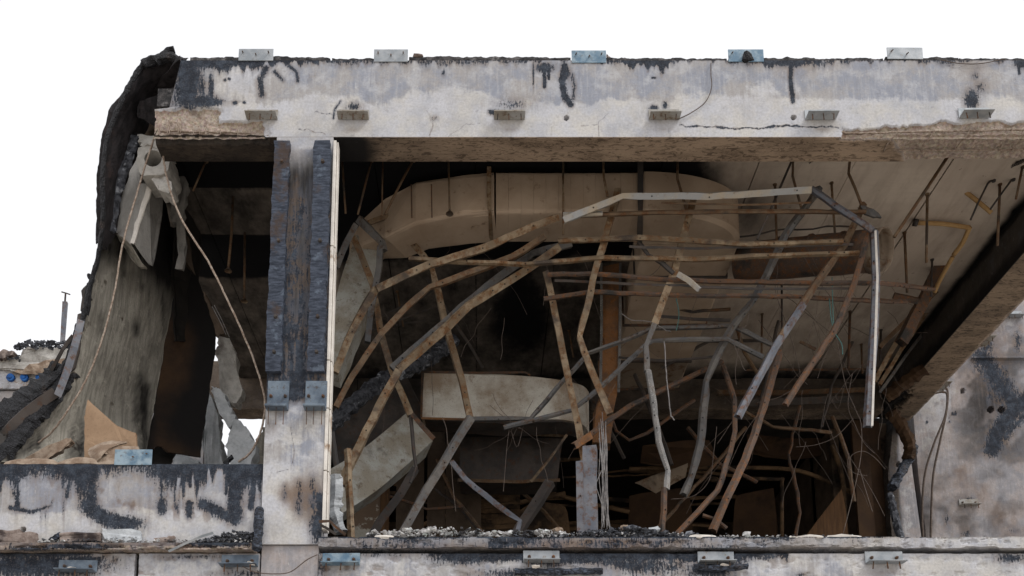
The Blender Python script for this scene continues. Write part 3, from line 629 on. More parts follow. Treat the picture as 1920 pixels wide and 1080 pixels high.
def bracket(loc, mat, width=1.0, rz=0.0, tilt=0.0, skip=(), sx=1.0, label=None, hgt=1.0, parent=B):
    o = bpy.data.objects.new('angle_bracket', mesh_with(BR['plate'], mat)); COL.objects.link(o)
    o.parent = parent; o.location = Vector(loc) - world_of(parent); o.rotation_euler = (random.uniform(-.03, .03), tilt + random.uniform(-.012, .012), rz); o.scale = (width, 1, hgt)
    if label: o['label'] = label
    for k, dx in enumerate((-.115, .115)):
        if k in skip: continue
        c = bpy.data.objects.new('bolt', mesh_with(BR['bolt'], M['rust'])); COL.objects.link(c); c.parent = o; c.location = (dx, -.018, .060); c.scale = (1 / width, 1, 1 / hgt)
    for dx in (-.125, 0, .12):
        c = bpy.data.objects.new('hanging_pin', mesh_with(BR['pin'], M['rust'])); COL.objects.link(c); c.parent = o; c.location = (dx + random.uniform(-.01, .01), -.085, -.034)
        c.rotation_euler = (random.uniform(-.12, .12), random.uniform(-.1, .1), 0)
    return o
for k, bu in enumerate((492, 663, 955, 1245, 1538, 1826)):
    p = at(bu, 225.5 - (k > 4) * 3, 0)
    bracket((p.x, -.006, p.z), M['galvbrown'] if k in (0, 1, 3) else M['galv'] if k in (4, 5) else M['galvbrown'], tilt=(.01, 0, 0, 0, -.02, -.015)[k])
for bu, bv, mt, wd in ((640, 1061, 'galvblue', 1.12), (1015, 1056, 'galv', 1.08), (1342, 1058, 'galv', 1.08), (1657, 1058, 'galv', 1.12), (450, 1064, 'galvdark', 1.1), (146, 1074, 'galvdark', 1.15)):
    p = at(bu, bv, 0); bracket((p.x, -.006, p.z), M[mt], wd, hgt=1.05)
for bu in (521, 592):
    p = at(bu, 771, -.02); bracket((p.x, -.026, p.z), M['galvdark'], .66, hgt=2.65)
for yy in (1.25, 2.75, 4.25, 5.65): bracket((7.826, yy, ZB + .05), M['galvbrown'], .95, rz=math.radians(90))

# upstand plates along the roof edge and on the spandrel
def plate(u0, u1, v0, v1, mat, Y=-.006, tilt=0.0, nails=((.12,.3),(.5,.5),(.86,.3))):
    a = at(u0, v1, Y); b = at(u1, v0, Y); c = (a + b) / 2; bm = bmesh.new(); rot = __import__('mathutils').Matrix.Rotation(tilt, 3, 'Y')
    box_bm(bm, (0,0,0), (b.x - a.x, .010, b.z - a.z), bev=.002)
    for v_ in bm.verts: v_.co = rot @ v_.co + c
    o = from_bm('upstand_plate', bm, mat, B)
    for fx, fz in nails:
        p = Vector((a.x + (b.x - a.x) * fx, Y - .006, b.z - (b.z - a.z) * fz))
        tube('nail', [p + Vector((0, .01, 0)), p + Vector((.004, -.035, -.02))], .007, M['rust'], o, 5)
    return o
plate(447, 513, 92, 114, M['galv']); plate(701, 765, 93, 116, M['galv']); plate(1072, 1136, 95, 118, M['galvblue'])
plate(1366, 1431, 93, 116, M['galvblue'], nails=((.1, .3),)); plate(1664, 1729, 89.5, 111, M['galv'], tilt=.01, nails=((.12,.3),(.54,.55)))
plate(214, 286, 843, 872, M['galvblue'], nails=((.5,.45),(.86,.25)))

# roofing felt edge on top of the beam
def rough_strip(name, x0, x1, y0, y1, z0, hfun, mat, parent, seed, du=.02):
    P = block_x(x0, x1, du, [(y0, z0), (y0, z0 + .05), (y1, z0 + .05), (y1, z0)], [5, 7, 3, 2])
    X, Y, Z = P[..., 0], P[..., 1], P[..., 2]; t = (Z - z0) / .05
    h = hfun(X[:, :1]); n = fbm(X * 14, Y * 14, seed, 4); Z[:] = z0 + t * h * (.6 + .8 * n); Y += np.where(t > .3, .03 * (fbm(X * 20, Z * 20, seed, 3) - .5), 0)
    return sweep_grid(name, P, mat, parent)
xs_ = [at(q, 110).x for q in (354, 620, 765, 1072, 1366, 1430, 1660, 1800, 2200)]
for i, (a, b) in enumerate(zip(xs_[:-1], xs_[1:])):
    rough_strip('roofing_edge', a + .01, min(b, 7.8) - .01, .02 + .012 * (i % 2), .34, ZT + .002, lambda x, i=i: .038 + .035 * fbm(x * 2.2, i, 0, 3), M['roof'], B, i)

# ================================================================== WING OF THE BUILDING ON THE RIGHT
def wall_fields(u, v):
    a = fbm(u / 60, v / 60, 1, 5); b = fbm(u / 18, v / 18, 5, 4, off=3)
    so = mx(seg(u, v, [(1840, 670), (1862, 700), (1885, 735), (1900, 760)], 24, 1.0), ell(u, v, 1850, 645, 16, 24, .95), seg(u, v, [(1930, 745), (1895, 775), (1870, 810), (1860, 842)], 15, 1.25), seg(u, v, [(1935, 765), (1900, 800), (1885, 820)], 12, .9),
            ell(u, v, 1908, 640, 10, 34, .8), ell(u, v, 1905, 840, 20, 24, .5), ell(u, v, 1895, 995, 22, 12, .58), ell(u, v, 1815, 937, 14, 8, .85), ell(u, v, 1775, 975, 7, 16, .8), ell(u, v, 1812, 1003, 10, 12, .85), ell(u, v, 1872, 768, 20, 12, .62),
            ell(u, v, 1855, 740, 12, 34, .66), ell(u, v, 1803, 640, 40, 10, .5))
    so = mx(so * .82, .6 * sstep(.62, .78, b) * sstep(.5, .62, a))
    warm = .45 * ell(u, v, 1800, 880, 50, 40) + .45 * ell(u, v, 1870, 700, 50, 90) + .30 * sstep(.45, .65, a) + .35 * ell(u, v, 1700, 890, 40, 60) + .5 * ell(u, v, 1900, 960, 60, 26)
    smoke_shade = .08 + .34 * sstep(.42, .62, fbm(u / 34, v / 34, 9, 4)) + .45 * ell(u, v, 1860, 720, 46, 70) + .35 * ell(u, v, 1770, 955, 46, 40) + .22 * ell(u, v, 1880, 830, 60, 60)
    smoke_shade = smoke_shade * (1 - .8 * ell(u, v, 1752, 790, 26, 70)) * (1 - .85 * ell(u, v, 1800, 640, 50, 36)) * (1 - .8 * seg(u, v, [(1855, 862), (1760, 935)], 10))
    return dict(soot=so, warm=warm, smoke_shade=smoke_shade, wash=.75 * ell(u, v, 1750, 760, 30, 70) + .8 * ell(u, v, 1810, 600, 60, 34) + .1)
YW = 6.88
gx0, gx1 = at(1722, 890, YW).x, 13.5
P = block_x(gx0, gx1, .028, [(YW, 0), (YW, 3.9), (YW, 13.5), (YW + .3, 13.5), (YW + .3, 0)], [3, 320, 3, 4, 3])
X, Y, Z = P[..., 0], P[..., 1], P[..., 2]; u, v = proj(X, Y, Z)
leftedge = np.array([at(1702 + (q - 780) * .128 + 6, q, YW).x for q in (600, 1100)])
zz = np.array([at(1702, 600, YW).z, at(1702, 1100, YW).z]); el = np.interp(Z, zz[::-1], leftedge[::-1])
X[:] = np.maximum(X, el); u, v = proj(X, Y, Z)
for hu, hv, hr in ((1857, 768, 6), (1877, 768, 6), (1805, 733, 4.5)): Y += np.where(Y < YW + .01, .12 * sstep(hr, hr - 1.5, np.hypot(u - hu, v - hv)), 0)
Y += .012 * (fbm(u / 9, v / 9, 2, 4) - .5) * (Y < YW + .01)
Y -= .05 * (sstep(668, 671, v) * sstep(676, 673, v)) * (u > 1820) * (Y < YW + .01)
sweep_grid('wing_wall', P, M['wall'], B, wall_fields(u, v))
# pier left of the black gap
P = block_z(ZF, ZB + .1, .03, [(at(1690, 890, YW).x - .05, YW - .08), (at(1722, 890, YW).x, YW - .08), (at(1722, 890, YW).x, YW + .3), (at(1690, 890, YW).x - .05, YW + .3)], [22, 8, 6, 8])
X, Y, Z = P[..., 0], P[..., 1], P[..., 2]
xr = np.interp(Z, [at(1732, 1010, YW - .08).z, at(1702, 780, YW - .08).z], [at(1728, 1010, YW - .08).x, at(1697, 780, YW - .08).x])
xlft = np.interp(Z, [at(1672, 1010, YW).z, at(1700, 890, YW).z, at(1668, 800, YW).z], [at(1668, 1010, YW).x, at(1662, 890, YW).x, at(1672, 800, YW).x])
t_ = (X - X.min()) / (X.max() - X.min()); X[:] = xlft + (xr - xlft) * t_; u, v = proj(X, Y, Z)
X += .05 * (fbm(X * 8, Z * 8, 2, 4) - .5) * (t_ < .4)
for hu, hv in ((1685, 870),): Y += .12 * sstep(4.5, 3, np.hypot(u - hu, v - hv)) * (Y < YW - .07)
sweep_grid('pier', P, M['wall'], B, dict(spall=.8 * sstep(.40, .30, t_ + .1 * (fbm(Z * 6, X * 6, 2, 3) - .5)), smoke_shade=.18 + .6 * sstep(.5, .3, t_) + .4 * sstep(820, 790, v), warm=.35 * fbm(u / 20, v / 30, 1), soot=.9 * ell(u, v, 1683, 885, 10, 18, .62), wash=.4 + 0 * u))
box('gap_backing', (at(1690, 900, YW).x, YW + .31, 0), (at(1760, 900, YW).x, YW + .45, ZT), M['black'], B)
for q, (pu0, pu1, yy) in enumerate(((1655, 1668, 7.1), (1636, 1648, 7.0), (1612, 1626, 6.95))):
    a = at(pu0, 1015, yy); b = at(pu1, 790, yy)
    box('wall_stud', (a.x, yy, ZF), (a.x + (b.x - a.x), yy + .09, ZB + .1), M['brownboard' if q != 0 else 'darkwall'], B)
for bu, bv in ((1816, 949), (1898, 596)): p = at(bu, bv, YW); bracket((p.x, YW - .012, p.z), M['galvbrown' if bv > 900 else 'galv'], 1.0, label=None)

# ================================================================== helpers for torn and hanging things
def shard(name, pts, thick, mat, parent=None, jag=.3, sub=5, dirn=(0, 1, .1), bulge=0.0, seed=0):
    """irregular slab: pts are (u, v, Y); edges are split and broken up, the body is 'thick' metres deep"""
    rs = random.Random(seed * 13 + len(pts)); pp = [at(*p) for p in pts]; out = []
    for i, p in enumerate(pp):
        q = pp[(i + 1) % len(pp)]; L = (q - p).length; t = (q - p) / max(L, 1e-6); nn = t.cross(Vector((0, 1, 0)))
        for k in range(sub):
            f = k / sub; out.append(p + (q - p) * f + nn * (rs.uniform(-1, 1) * jag * min(L / sub, .06) if k else 0) + Vector((0, rs.uniform(-.01, .01), 0)))
    d = Vector(dirn).normalized() * thick; bm = bmesh.new(); ctr = sum(out, Vector()) / len(out)
    A = [bm.verts.new(p) for p in out]; Bv = [bm.verts.new(ctr + (p - ctr) * rs.uniform(.94, 1.0) + d) for p in out]
    n = len(out)
    f0 = bm.faces.new(A); f1 = bm.faces.new(Bv[::-1])
    for i in range(n): bm.faces.new((A[i], Bv[i], Bv[(i + 1) % n], A[(i + 1) % n]))
    bmesh.ops.triangulate(bm, faces=[f0, f1], ngon_method='EAR_CLIP')
    if bulge:
        bmesh.ops.subdivide_edges(bm, edges=[e for e in bm.edges if e.calc_length() > .12], cuts=2, use_grid_fill=True)
        for v_ in bm.verts:
            v_.co += Vector((0, 1, 0)) * bulge * (mnoise.noise(v_.co * 5) + .5 * mnoise.noise(v_.co * 17))
    return from_bm(name, bm, M[mat], parent)
def loft(name, rows, ns, nt, thick, mat, parent=None, amp=0.0, freq=5.0, seed=0, edge=0.0, smoke_shade=None, smooth=True, cut=None):
    """sheet through rows of points (u, v, Y) top to bottom; real thickness; rough edges"""
    R = []
    for r in rows:
        pts = [at(*p) for p in r]; c = curve_pts(pts, 8) if len(pts) > 1 else pts
        idx = np.linspace(0, len(c) - 1, ns); R.append(np.array([np.array(c[int(i)]) * (1 - i % 1) + np.array(c[min(int(i) + 1, len(c) - 1)]) * (i % 1) for i in idx]))
    cols = []
    for j in range(ns):
        c = curve_pts([Vector(r[j]) for r in R], 10); idx = np.linspace(0, len(c) - 1, nt)
        cols.append(np.array([np.array(c[int(i)]) * (1 - i % 1) + np.array(c[min(int(i) + 1, len(c) - 1)]) * (i % 1) for i in idx]))
    G = np.stack(cols, 1)                                      # (nt, ns, 3)
    du = np.gradient(G, axis=1); dv = np.gradient(G, axis=0); N = np.cross(du, dv); N /= np.linalg.norm(N, axis=-1, keepdims=True) + 1e-9
    N *= -np.sign((N * (np.array([0, CAMY, CAMZ]) - G)).sum(-1, keepdims=True))      # away from the street
    n = fbm(G[..., 0] * freq, G[..., 2] * freq, G[..., 1] * freq + seed, 4) - .5
    F0 = G + N * (amp * 2 * n)[..., None]
    if edge:
        e = (fbm(G[..., 2] * 9, G[..., 0] * 9, seed + 5, 4) - .5) * 2 * edge; s = np.linspace(0, 1, ns)[None, :]
        w_ = np.clip(1 - s / .12, 0, 1) - np.clip((s - .88) / .12, 0, 1); dd = du / (np.linalg.norm(du, axis=-1, keepdims=True) + 1e-9); F0 = F0 + dd * (e * w_)[..., None]
    F1 = F0 + N * (thick * (.8 + .4 * (n + .5)))[..., None]
    V = np.concatenate([F0.reshape(-1, 3), F1.reshape(-1, 3)]); m = nt * ns
    i = np.arange(nt - 1)[:, None] * ns; j = np.arange(ns - 1)[None, :]
    q = np.stack([i + j, i + j + 1, i + ns + j + 1, i + ns + j], -1).reshape(-1, 4)
    u, v = proj(F0[..., 0], F0[..., 1], F0[..., 2])
    if cut is not None:
        keep = ~cut((u, v))[:-1, :-1].reshape(-1); qk = q[keep]
    else: qk = q
    # walls along open edges of the kept faces
    E = {}
    for f in qk:
        for a, b in zip(f, np.roll(f, -1)): E[(int(a), int(b))] = 1
    side = [[a, a + m, b + m, b] for (a, b) in E if (b, a) not in E]
    F = np.vstack([qk[:, ::-1], qk + m, np.array(side)])
    at_ = {}
    if smoke_shade is not None: s_ = smoke_shade(u, v); at_ = dict(smoke_shade=np.concatenate([np.broadcast_to(s_, u.shape).ravel()] * 2))
    return link_arrays(name, V, F, M[mat], parent, smooth, at_)

# ================================================================== COLLAPSED ROOF EDGE ON THE LEFT
CV = empty('collapsed_roof_edge', at(150, 868, .8), 'collapsed roof decking with black tarred rim hanging from the left end of the roof beam', 'roof wreckage')
# black inner face of the peeled roofing
loft('roofing_membrane', [[(322, 97, .35), (345, 112, .25)], [(268, 122, .3), (340, 150, .6)], [(240, 170, .3), (300, 185, .8)], [(203, 250, .35), (268, 262, .9)], [(192, 330, .45), (238, 345, .9)], [(193, 400, .6), (216, 430, .85)], [(190, 450, .7), (200, 470, .85)]],
     20, 90, .07, 'membrane', CV, .035, 3.2, 1, .05, smooth=False)
loft('roofing_membrane', [[(338, 112, .15), (350, 150, .5)], [(300, 150, .5), (345, 190, .7)], [(262, 195, .7), (318, 215, 1.0)], [(262, 215, .9), (300, 250, 1.1)]], 14, 20, .05, 'membrane', CV, .05, 5, 3, .04, smooth=False)
# large draped boards
loft('decking_board', [[(228, 330, 1.0), (262, 300, 1.3), (292, 300, 1.5)], [(200, 430, .9), (255, 420, 1.5), (318, 420, 2.0)], [(176, 530, .85), (245, 540, 1.5), (326, 540, 2.2)], [(148, 640, .8), (225, 650, 1.5), (308, 650, 2.3)], [(118, 738, .75), (200, 745, 1.5), (292, 750, 2.3)], [(52, 815, .6), (165, 815, 1.3), (280, 815, 2.2)], [(2, 866, .42), (140, 872, 1.0), (272, 872, 2.0)]],
     44, 110, .05, 'board', CV, .02, 2.5, 2, .03, smoke_shade=lambda u, v: .30 * sstep(.45, .75, fbm(u / 9, v / 120, 3, 5)) + .25 * sstep(.5, .7, fbm(u / 60, v / 60, 8, 4)) + .75 * sstep(245, 335, u + (v - 640) * -.08) * sstep(760, 560, v + .35 * u) + .25 * sstep(250, 300, u) + .8 * ell(u, v, 255, 615, 7, 16) + .75 * ell(u, v, 150, 850, 14, 40) + .9 * sstep(560, 380, v) + .7 * seg(u, v, [(20, 860), (70, 830)], 14) + .5 * ell(u, v, 265, 800, 10, 50))
# dark boards hanging deeper in the bay
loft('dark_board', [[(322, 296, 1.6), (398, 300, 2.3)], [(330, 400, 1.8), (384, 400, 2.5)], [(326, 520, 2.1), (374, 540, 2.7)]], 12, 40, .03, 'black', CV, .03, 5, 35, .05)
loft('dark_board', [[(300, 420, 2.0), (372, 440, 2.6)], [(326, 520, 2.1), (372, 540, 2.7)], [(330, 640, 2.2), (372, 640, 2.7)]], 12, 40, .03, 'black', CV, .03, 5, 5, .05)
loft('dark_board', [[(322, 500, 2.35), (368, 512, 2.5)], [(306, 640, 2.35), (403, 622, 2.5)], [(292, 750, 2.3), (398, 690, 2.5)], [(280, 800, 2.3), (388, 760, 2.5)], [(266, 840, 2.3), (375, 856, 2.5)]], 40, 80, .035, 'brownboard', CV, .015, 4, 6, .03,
     smoke_shade=lambda u, v: .30 + .9 * ell(u, v, 390, 680, 26, 90) + .8 * sstep(640, 540, v) + .8 * ell(u, v, 345, 790, 34, 40) + .4 * sstep(300, 280, u), cut=lambda uv: (uv[0] > 276) & (uv[0] < 322 + 10 * np.sin(uv[1] / 9)) & (uv[1] > 842 + 6 * np.sin(uv[0] / 7)))  # darker towards the top and right edge, black patch low down
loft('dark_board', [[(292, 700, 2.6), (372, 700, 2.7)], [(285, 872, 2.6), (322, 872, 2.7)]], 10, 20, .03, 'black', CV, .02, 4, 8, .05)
# roof tiles of felt still clinging to the rim, seen edge on against the sky
for i, (a, b, c, d, yy) in enumerate((((183,403),(191,408),(188,452),(179,456),.7), ((152,545),(165,528),(172,560),(150,582),.75), ((163,530),(172,534),(164,590),(156,586),.72), ((146,590),(160,585),(150,640),(136,650),.72), ((190,352),(199,358),(198,402),(192,398),.65), ((136,652),(150,640),(140,690),(128,700),.7))):
    shard('roofing_tile', [(*a, yy), (*b, yy), (*c, yy), (*d, yy)], .03, 'darksteel' if i % 2 else 'tar', CV, .25, 3, seed=i)
shard('roofing_tile', [(163,514,.75),(168,512,.75),(172,520,.75),(168,526,.75),(164,521,.75)], .03, 'tar', CV, 1, 2, seed=9)
# rim of burnt felt at the lower left
def ragged_bar(name, pts, wid, thick, mat, parent, seed, n=10):
    c = curve_pts([at(*p) for p in pts], n); V = []; F = []; k = 8
    for i, p in enumerate(c):
        t = (c[min(i + 1, len(c) - 1)] - c[max(i - 1, 0)]).normalized(); s = t.cross(Vector((0, 1, 0))).normalized(); d = t.cross(s)
        for j in range(k):
            a = 2 * math.pi * j / k; r = 1 + .55 * (mnoise.noise(Vector((p.x * 14 + j * 3.1, p.z * 14, seed))) ) 
            V.append(p + s * math.cos(a) * wid * .5 * r + d * math.sin(a) * thick * .5 * r)
    for i in range(len(c) - 1):
        for j in range(k): F.append([i*k+j, i*k+(j+1)%k, (i+1)*k+(j+1)%k, (i+1)*k+j])
    F.append(list(range(k))[::-1]); F.append([(len(c)-1)*k+j for j in range(k)])
    return link_arrays(name, V, F, M[mat], parent, False)
ragged_bar('burnt_felt_roll', [(122, 692, .9), (90, 725, .8), (40, 760, .7), (-20, 800, .6), (-60, 820, .6)], .36, .14, 'tar', CV, 1, 16)
ragged_bar('burnt_felt_roll', [(128, 700, .85), (100, 745, .7), (50, 800, .6), (10, 850, .5), (-10, 868, .5)], .2, .12, 'tar', CV, 2, 16)
ragged_bar('rim_edge', [(268, 120, .30), (240, 165, .30), (204, 248, .34), (192, 330, .42), (193, 400, .55), (186, 470, .68), (168, 540, .72), (155, 600, .72), (138, 660, .72), (122, 716, .7)], .055, .06, 'tar', CV, 3, 14)
ragged_bar('rim_edge', [(150, 610, .72), (134, 662, .74), (112, 700, .75), (60, 748, .7), (0, 792, .6), (-50, 820, .6)], .09, .08, 'tar', CV, 4, 14)
ragged_bar('burnt_lump', [(292, 118, .3), (305, 104, .3), (316, 96, .3), (327, 93, .3)], .075, .08, 'tar', CV, 5, 6)
ragged_bar('burnt_lump', [(268, 122, .3), (290, 112, .3), (320, 108, .3), (342, 118, .3)], .10, .10, 'tar', CV, 6, 8)
# steel flashing bent along the lower edge
def flat_bar(name, pts, wpx, mat, parent=None, th=.01, twist=0.0, prof='C', seed=0, dent=.0, sub=.16, label=None, cat=None, group=None):
    """a bent light-gauge channel, angle or strip following pts (u, v, Y); wpx is its width in photo pixels"""
    rs = random.Random(seed + int(pts[0][0]) * 7 + int(pts[0][1]))
    W = [at(*p) for p in pts]; C = [W[0]]; mid = pts[len(pts) // 2]; wid = wpx * mpp(mid[0], mid[1], mid[2])
    for a, b in zip(W[:-1], W[1:]):
        L = (b - a).length; n = max(1, int(L / sub))
        for i in range(1, n + 1):
            q = a + (b - a) * i / n
            if i < n: q = q + Vector([rs.gauss(0, dent) for _ in range(3)])
            C.append(q)
    h = wid * .5; dp = wid * .8
    if prof == 'C': S = [(-h, dp), (-h, 0), (h, 0), (h, dp), (h - .003, dp), (h - .003, .003), (-h + .003, .003), (-h + .003, dp)]
    elif prof == 'V': S = [(-h, dp * .7), (-h * .45, 0), (h * .45, 0), (h, dp * .7), (h - .003, dp * .7), (h * .45 - .003, .003), (-h * .45 + .003, .003), (-h + .003, dp * .7)]
    elif prof == 'L': S = [(-h, dp), (-h, 0), (h, 0), (h, .004), (-h + .004, .004), (-h + .004, dp)]
    elif prof == 'B': S = [(-h, dp), (-h, 0), (h, 0), (h, dp)]
    else: S = [(-h, 0), (h, 0), (h, .006), (-h, .006)]
    V = []; F = []; k = len(S); n = len(C); ph = rs.uniform(0, 6.3)
    kink = [0 < i < n - 1 and (C[i] - C[i-1]).angle(C[i+1] - C[i], 0) > .25 for i in range(n)]
    for i, p in enumerate(C):
        t = (C[min(i + 1, n - 1)] - C[max(i - 1, 0)]).normalized(); view = (Vector((0, CAMY, CAMZ)) - p).normalized()
        d = -(view - t * view.dot(t)).normalized(); s = t.cross(d).normalized()
        twist = twist if i else twist + (rs.uniform(-.35, .35) if prof in 'CVL' and wpx > 7 else 0)
        tw = twist + .22 * math.sin(i * .28 + ph) + rs.gauss(0, .012); cs, sn = math.cos(tw), math.sin(tw)
        s2 = s * cs + d * sn; d2 = d * cs - s * sn; f = 1 + .025 * rs.gauss(0, 1) - (.22 if kink[i] else 0)
        for (a, b) in S: V.append(p + s2 * a * f + d2 * b)
    for i in range(n - 1):
        for j in range(k): F.append([i*k+j, i*k+(j+1)%k, (i+1)*k+(j+1)%k, (i+1)*k+j])
    bm = bmesh.new(); vv = [bm.verts.new(p) for p in V]
    for f in F: bm.faces.new([vv[q] for q in f])
    c0 = bm.faces.new(vv[:k]); c1 = bm.faces.new(vv[-k:]); bmesh.ops.triangulate(bm, faces=[c0, c1], ngon_method='EAR_CLIP')
    if prof in 'CV' and wpx > 9:
        q = 2
        while q < n - 1:                                      # punched fixing holes and screw heads along the web
            p = C[q]; t = (C[q + 1] - C[q - 1]).normalized(); view = (Vector((0, CAMY, CAMZ)) - p).normalized(); d = -(view - t * view.dot(t)).normalized(); s = t.cross(d).normalized()
            cc = p + s * h * rs.uniform(-.2, .2) - d * .006; r_ = min(.009, wid * .14); f_ = [bm.verts.new(cc + (t * math.cos(a_) + s * math.sin(a_)) * r_) for a_ in [j * math.pi / 3 for j in range(6)]]; g_ = [bm.verts.new(x_.co + d * .009) for x_ in f_]
            bm.faces.new(f_).material_index = 1
            for j in range(6): bm.faces.new((f_[j], g_[j], g_[(j + 1) % 6], f_[(j + 1) % 6])).material_index = 1
            q += rs.choice((1, 3, 4, 6))
    bmesh.ops.recalc_face_normals(bm, faces=bm.faces[:]); mi = [f.material_index for f in bm.faces]
    o = from_bm(name, bm, M[mat], parent); o.data.materials.append(M['black'])
    if len(mi) == len(o.data.polygons): o.data.polygons.foreach_set('material_index', mi)
    return tag(o, label, cat, group)
flat_bar('bent_flashing', [(2, 872, .45), (6, 815, .5), (50, 775, .55), (104, 735, .6)], 19, 'darksteel', CV, dent=.006)
flat_bar('bent_flashing', [(108, 742, .55), (128, 690, .6), (140, 650, .6), (152, 600, .65)], 13, 'bluesteel', CV, dent=.003, prof='L')
flat_bar('bent_flashing', [(94, 698, .8), (117, 655, .7), (128, 640, .7), (137, 629, .7)], 7, 'darksteel', CV, dent=.003)
# pale trough-shaped concrete piece hanging under the rim
for n_, (pp_, mt_, th_) in enumerate((([(252,262,1.15),(268,300,1.05),(262,345,.95),(277,345,.92),(245,458,.84),(212,432,1.05),(230,345,1.1)], 'chunk', .05), ([(277,345,.90),(285,350,.90),(252,456,.82),(243,456,.82)], 'white', .03),
        ([(285,350,.93),(307,352,1.3),(294,440,1.2),(284,498,1.05),(276,492,.98),(252,458,.84)], 'chunk', .05), ([(212,432,1.05),(245,458,.84),(268,496,.95),(274,500,1.0),(262,501,1.05),(246,486,1.0),(236,466,1.0)], 'board', .06), ([(258,262,1.1),(275,262,1.0),(300,300,1.1),(307,352,1.25),(277,345,1.0),(262,345,1.0)], 'chunk', .06))):
    o = shard('hanging_trough', pp_, th_, mt_, CV, .22, 6, bulge=.008, seed=110 + n_)
    a_ = o.data.attributes.new('smoke_shade', 'FLOAT', 'POINT'); a_.data.foreach_set('value', [(.30, 0, .48, .3, .62)[n_]] * len(o.data.vertices))  # each face darkened by its own amount, the ridge left white
loft('black_debris', [[(262, 190, .5), (300, 175, .5), (340, 160, .45)], [(258, 215, .55), (300, 205, .55), (338, 205, .5)], [(270, 225, .6), (300, 240, .6), (330, 232, .45)]], 16, 16, .12, 'membrane', CV, .06, 8, 12, .04, smooth=False)
ragged_bar('burnt_granules', [(255, 258, .7), (240, 300, .7), (222, 350, .75), (212, 400, .8), (206, 436, .8)], .12, .08, 'darkrubble', CV, 8, 12)
# broken hollow-core slab end with its round core
def core_slab():
    c = at(287, 297, .62); s = mpp(287, 297, .62); bm = bmesh.new(); N = 28
    outer = [(-29, -24), (-5, -29), (22, -26), (27, -8), (33, 22), (22, 36), (2, 33), (-18, 36), (-28, 20), (-31, -4)]
    def op(a):
        best = 1e9; dx, dy = math.cos(a), math.sin(a)
        for (x1, y1), (x2, y2) in zip(outer, outer[1:] + outer[:1]):
            den = dx * (y2 - y1) - dy * (x2 - x1)
            if abs(den) < 1e-9: continue
            t = (x1 * (y2 - y1) - y1 * (x2 - x1)) / den; w_ = (x1 * dy - y1 * dx) / den
            if t > 0 and -1e-6 <= w_ <= 1 + 1e-6: best = min(best, t)
        return best
    rings = []
    for depth in (0, .45):
        o_ = []; i_ = []
        for k in range(N):
            a = 2 * math.pi * k / N; r = op(a) * (1 + .05 * random.uniform(-1, 1)); ri = 16.5
            o_.append(bm.verts.new(c + Vector((math.cos(a) * r * s, depth, -math.sin(a) * r * s + depth * .1)))); i_.append(bm.verts.new(c + Vector((math.cos(a) * ri * s, depth, -math.sin(a) * ri * s * 1.05 + depth * .1))))
        rings.append((o_, i_))
    for k in range(N):
        k2 = (k + 1) % N; (o0, i0), (o1, i1) = rings
        bm.faces.new((o0[k], o0[k2], i0[k2], i0[k])); bm.faces.new((o1[k], o1[k2], o0[k2], o0[k])); bm.faces.new((i0[k], i0[k2], i1[k2], i1[k]))
    bm.faces.new(rings[1][0])
    return from_bm('core_slab_end', bm, M['chunk'], CV)
core_slab()
shard('core_slab_end', [(258,252,.7),(300,250,.65),(312,268,.6),(298,278,.6),(262,272,.62)], .4, 'chunk', CV, .8, 5, bulge=.02, seed=3)
shard('core_slab_end', [(256,206,.95),(300,190,.95),(346,196,.9),(346,236,.9),(322,252,.9),(300,268,.9),(264,268,.95)], .3, 'darkwall', CV, .8, 6, bulge=.05, seed=13)
shard('core_slab_end', [(288,322,.7),(308,330,.65),(322,352,.6),(316,362,.6),(290,345,.62)], .25, 'chunk', CV, .8, 5, bulge=.02, seed=4)
# torn strips on the right of the hanging pieces
shard('torn_concrete', [(322,330,1.4),(340,325,1.4),(352,345,1.4),(345,400,1.5),(334,420,1.5),(318,405,1.5),(328,370,1.4)], .12, 'chunk', CV, .9, 4, bulge=.02, seed=5)
shard('torn_concrete', [(332,410,1.5),(342,412,1.5),(346,440,1.5),(342,504,1.5),(328,504,1.5),(334,450,1.5)], .06, 'chunk', CV, .5, 4, seed=6)
shard('torn_concrete', [(347,440,1.7),(356,470,1.7),(366,515,1.8),(352,500,1.8),(342,480,1.7)], .05, 'darkwall', CV, .7, 4, seed=7)
for o in list(CV.children):
    if o.name.startswith('torn_concrete'):
        a_ = o.data.attributes.new('smoke_shade', 'FLOAT', 'POINT'); a_.data.foreach_set('value', [.5] * len(o.data.vertices))

# rebars and cords dangling over the opening
def wire(name, pts, rpx, mat, label, cat, group=None, n=8, jit=.0, parent=None):
    c = curve_pts([at(*p) for p in pts], n, jit); o = tube(name, c, rpx * .5 * mpp(*pts[len(pts)//2]), M[mat], parent, 6)
    return tag(o, label, cat, group)
wire('hanging_rebar', [(290, 255, .3), (262, 345, .28), (232, 450, .25), (214, 550, .25), (190, 640, .25), (160, 715, .28), (120, 780, .3), (95, 812, .4), (72, 830, .5)], 3.6, 'rebar', 'long rusty rebar sweeping down across the draped boards at far left', 'rebar', 'loose reinforcing bars', 10, .0015)
wire('hanging_rebar', [(303, 255, .3), (312, 330, .28), (340, 410, .25), (390, 490, .22), (430, 570, .2), (462, 640, .2), (486, 705, .2), (497, 760, .2), (487, 815, .2), (468, 850, .22), (447, 866, .25)], 4.2, 'rebar', 'curved rusty rebar looping from the slab end down beside the big column', 'rebar', 'loose reinforcing bars', 10, .0015)

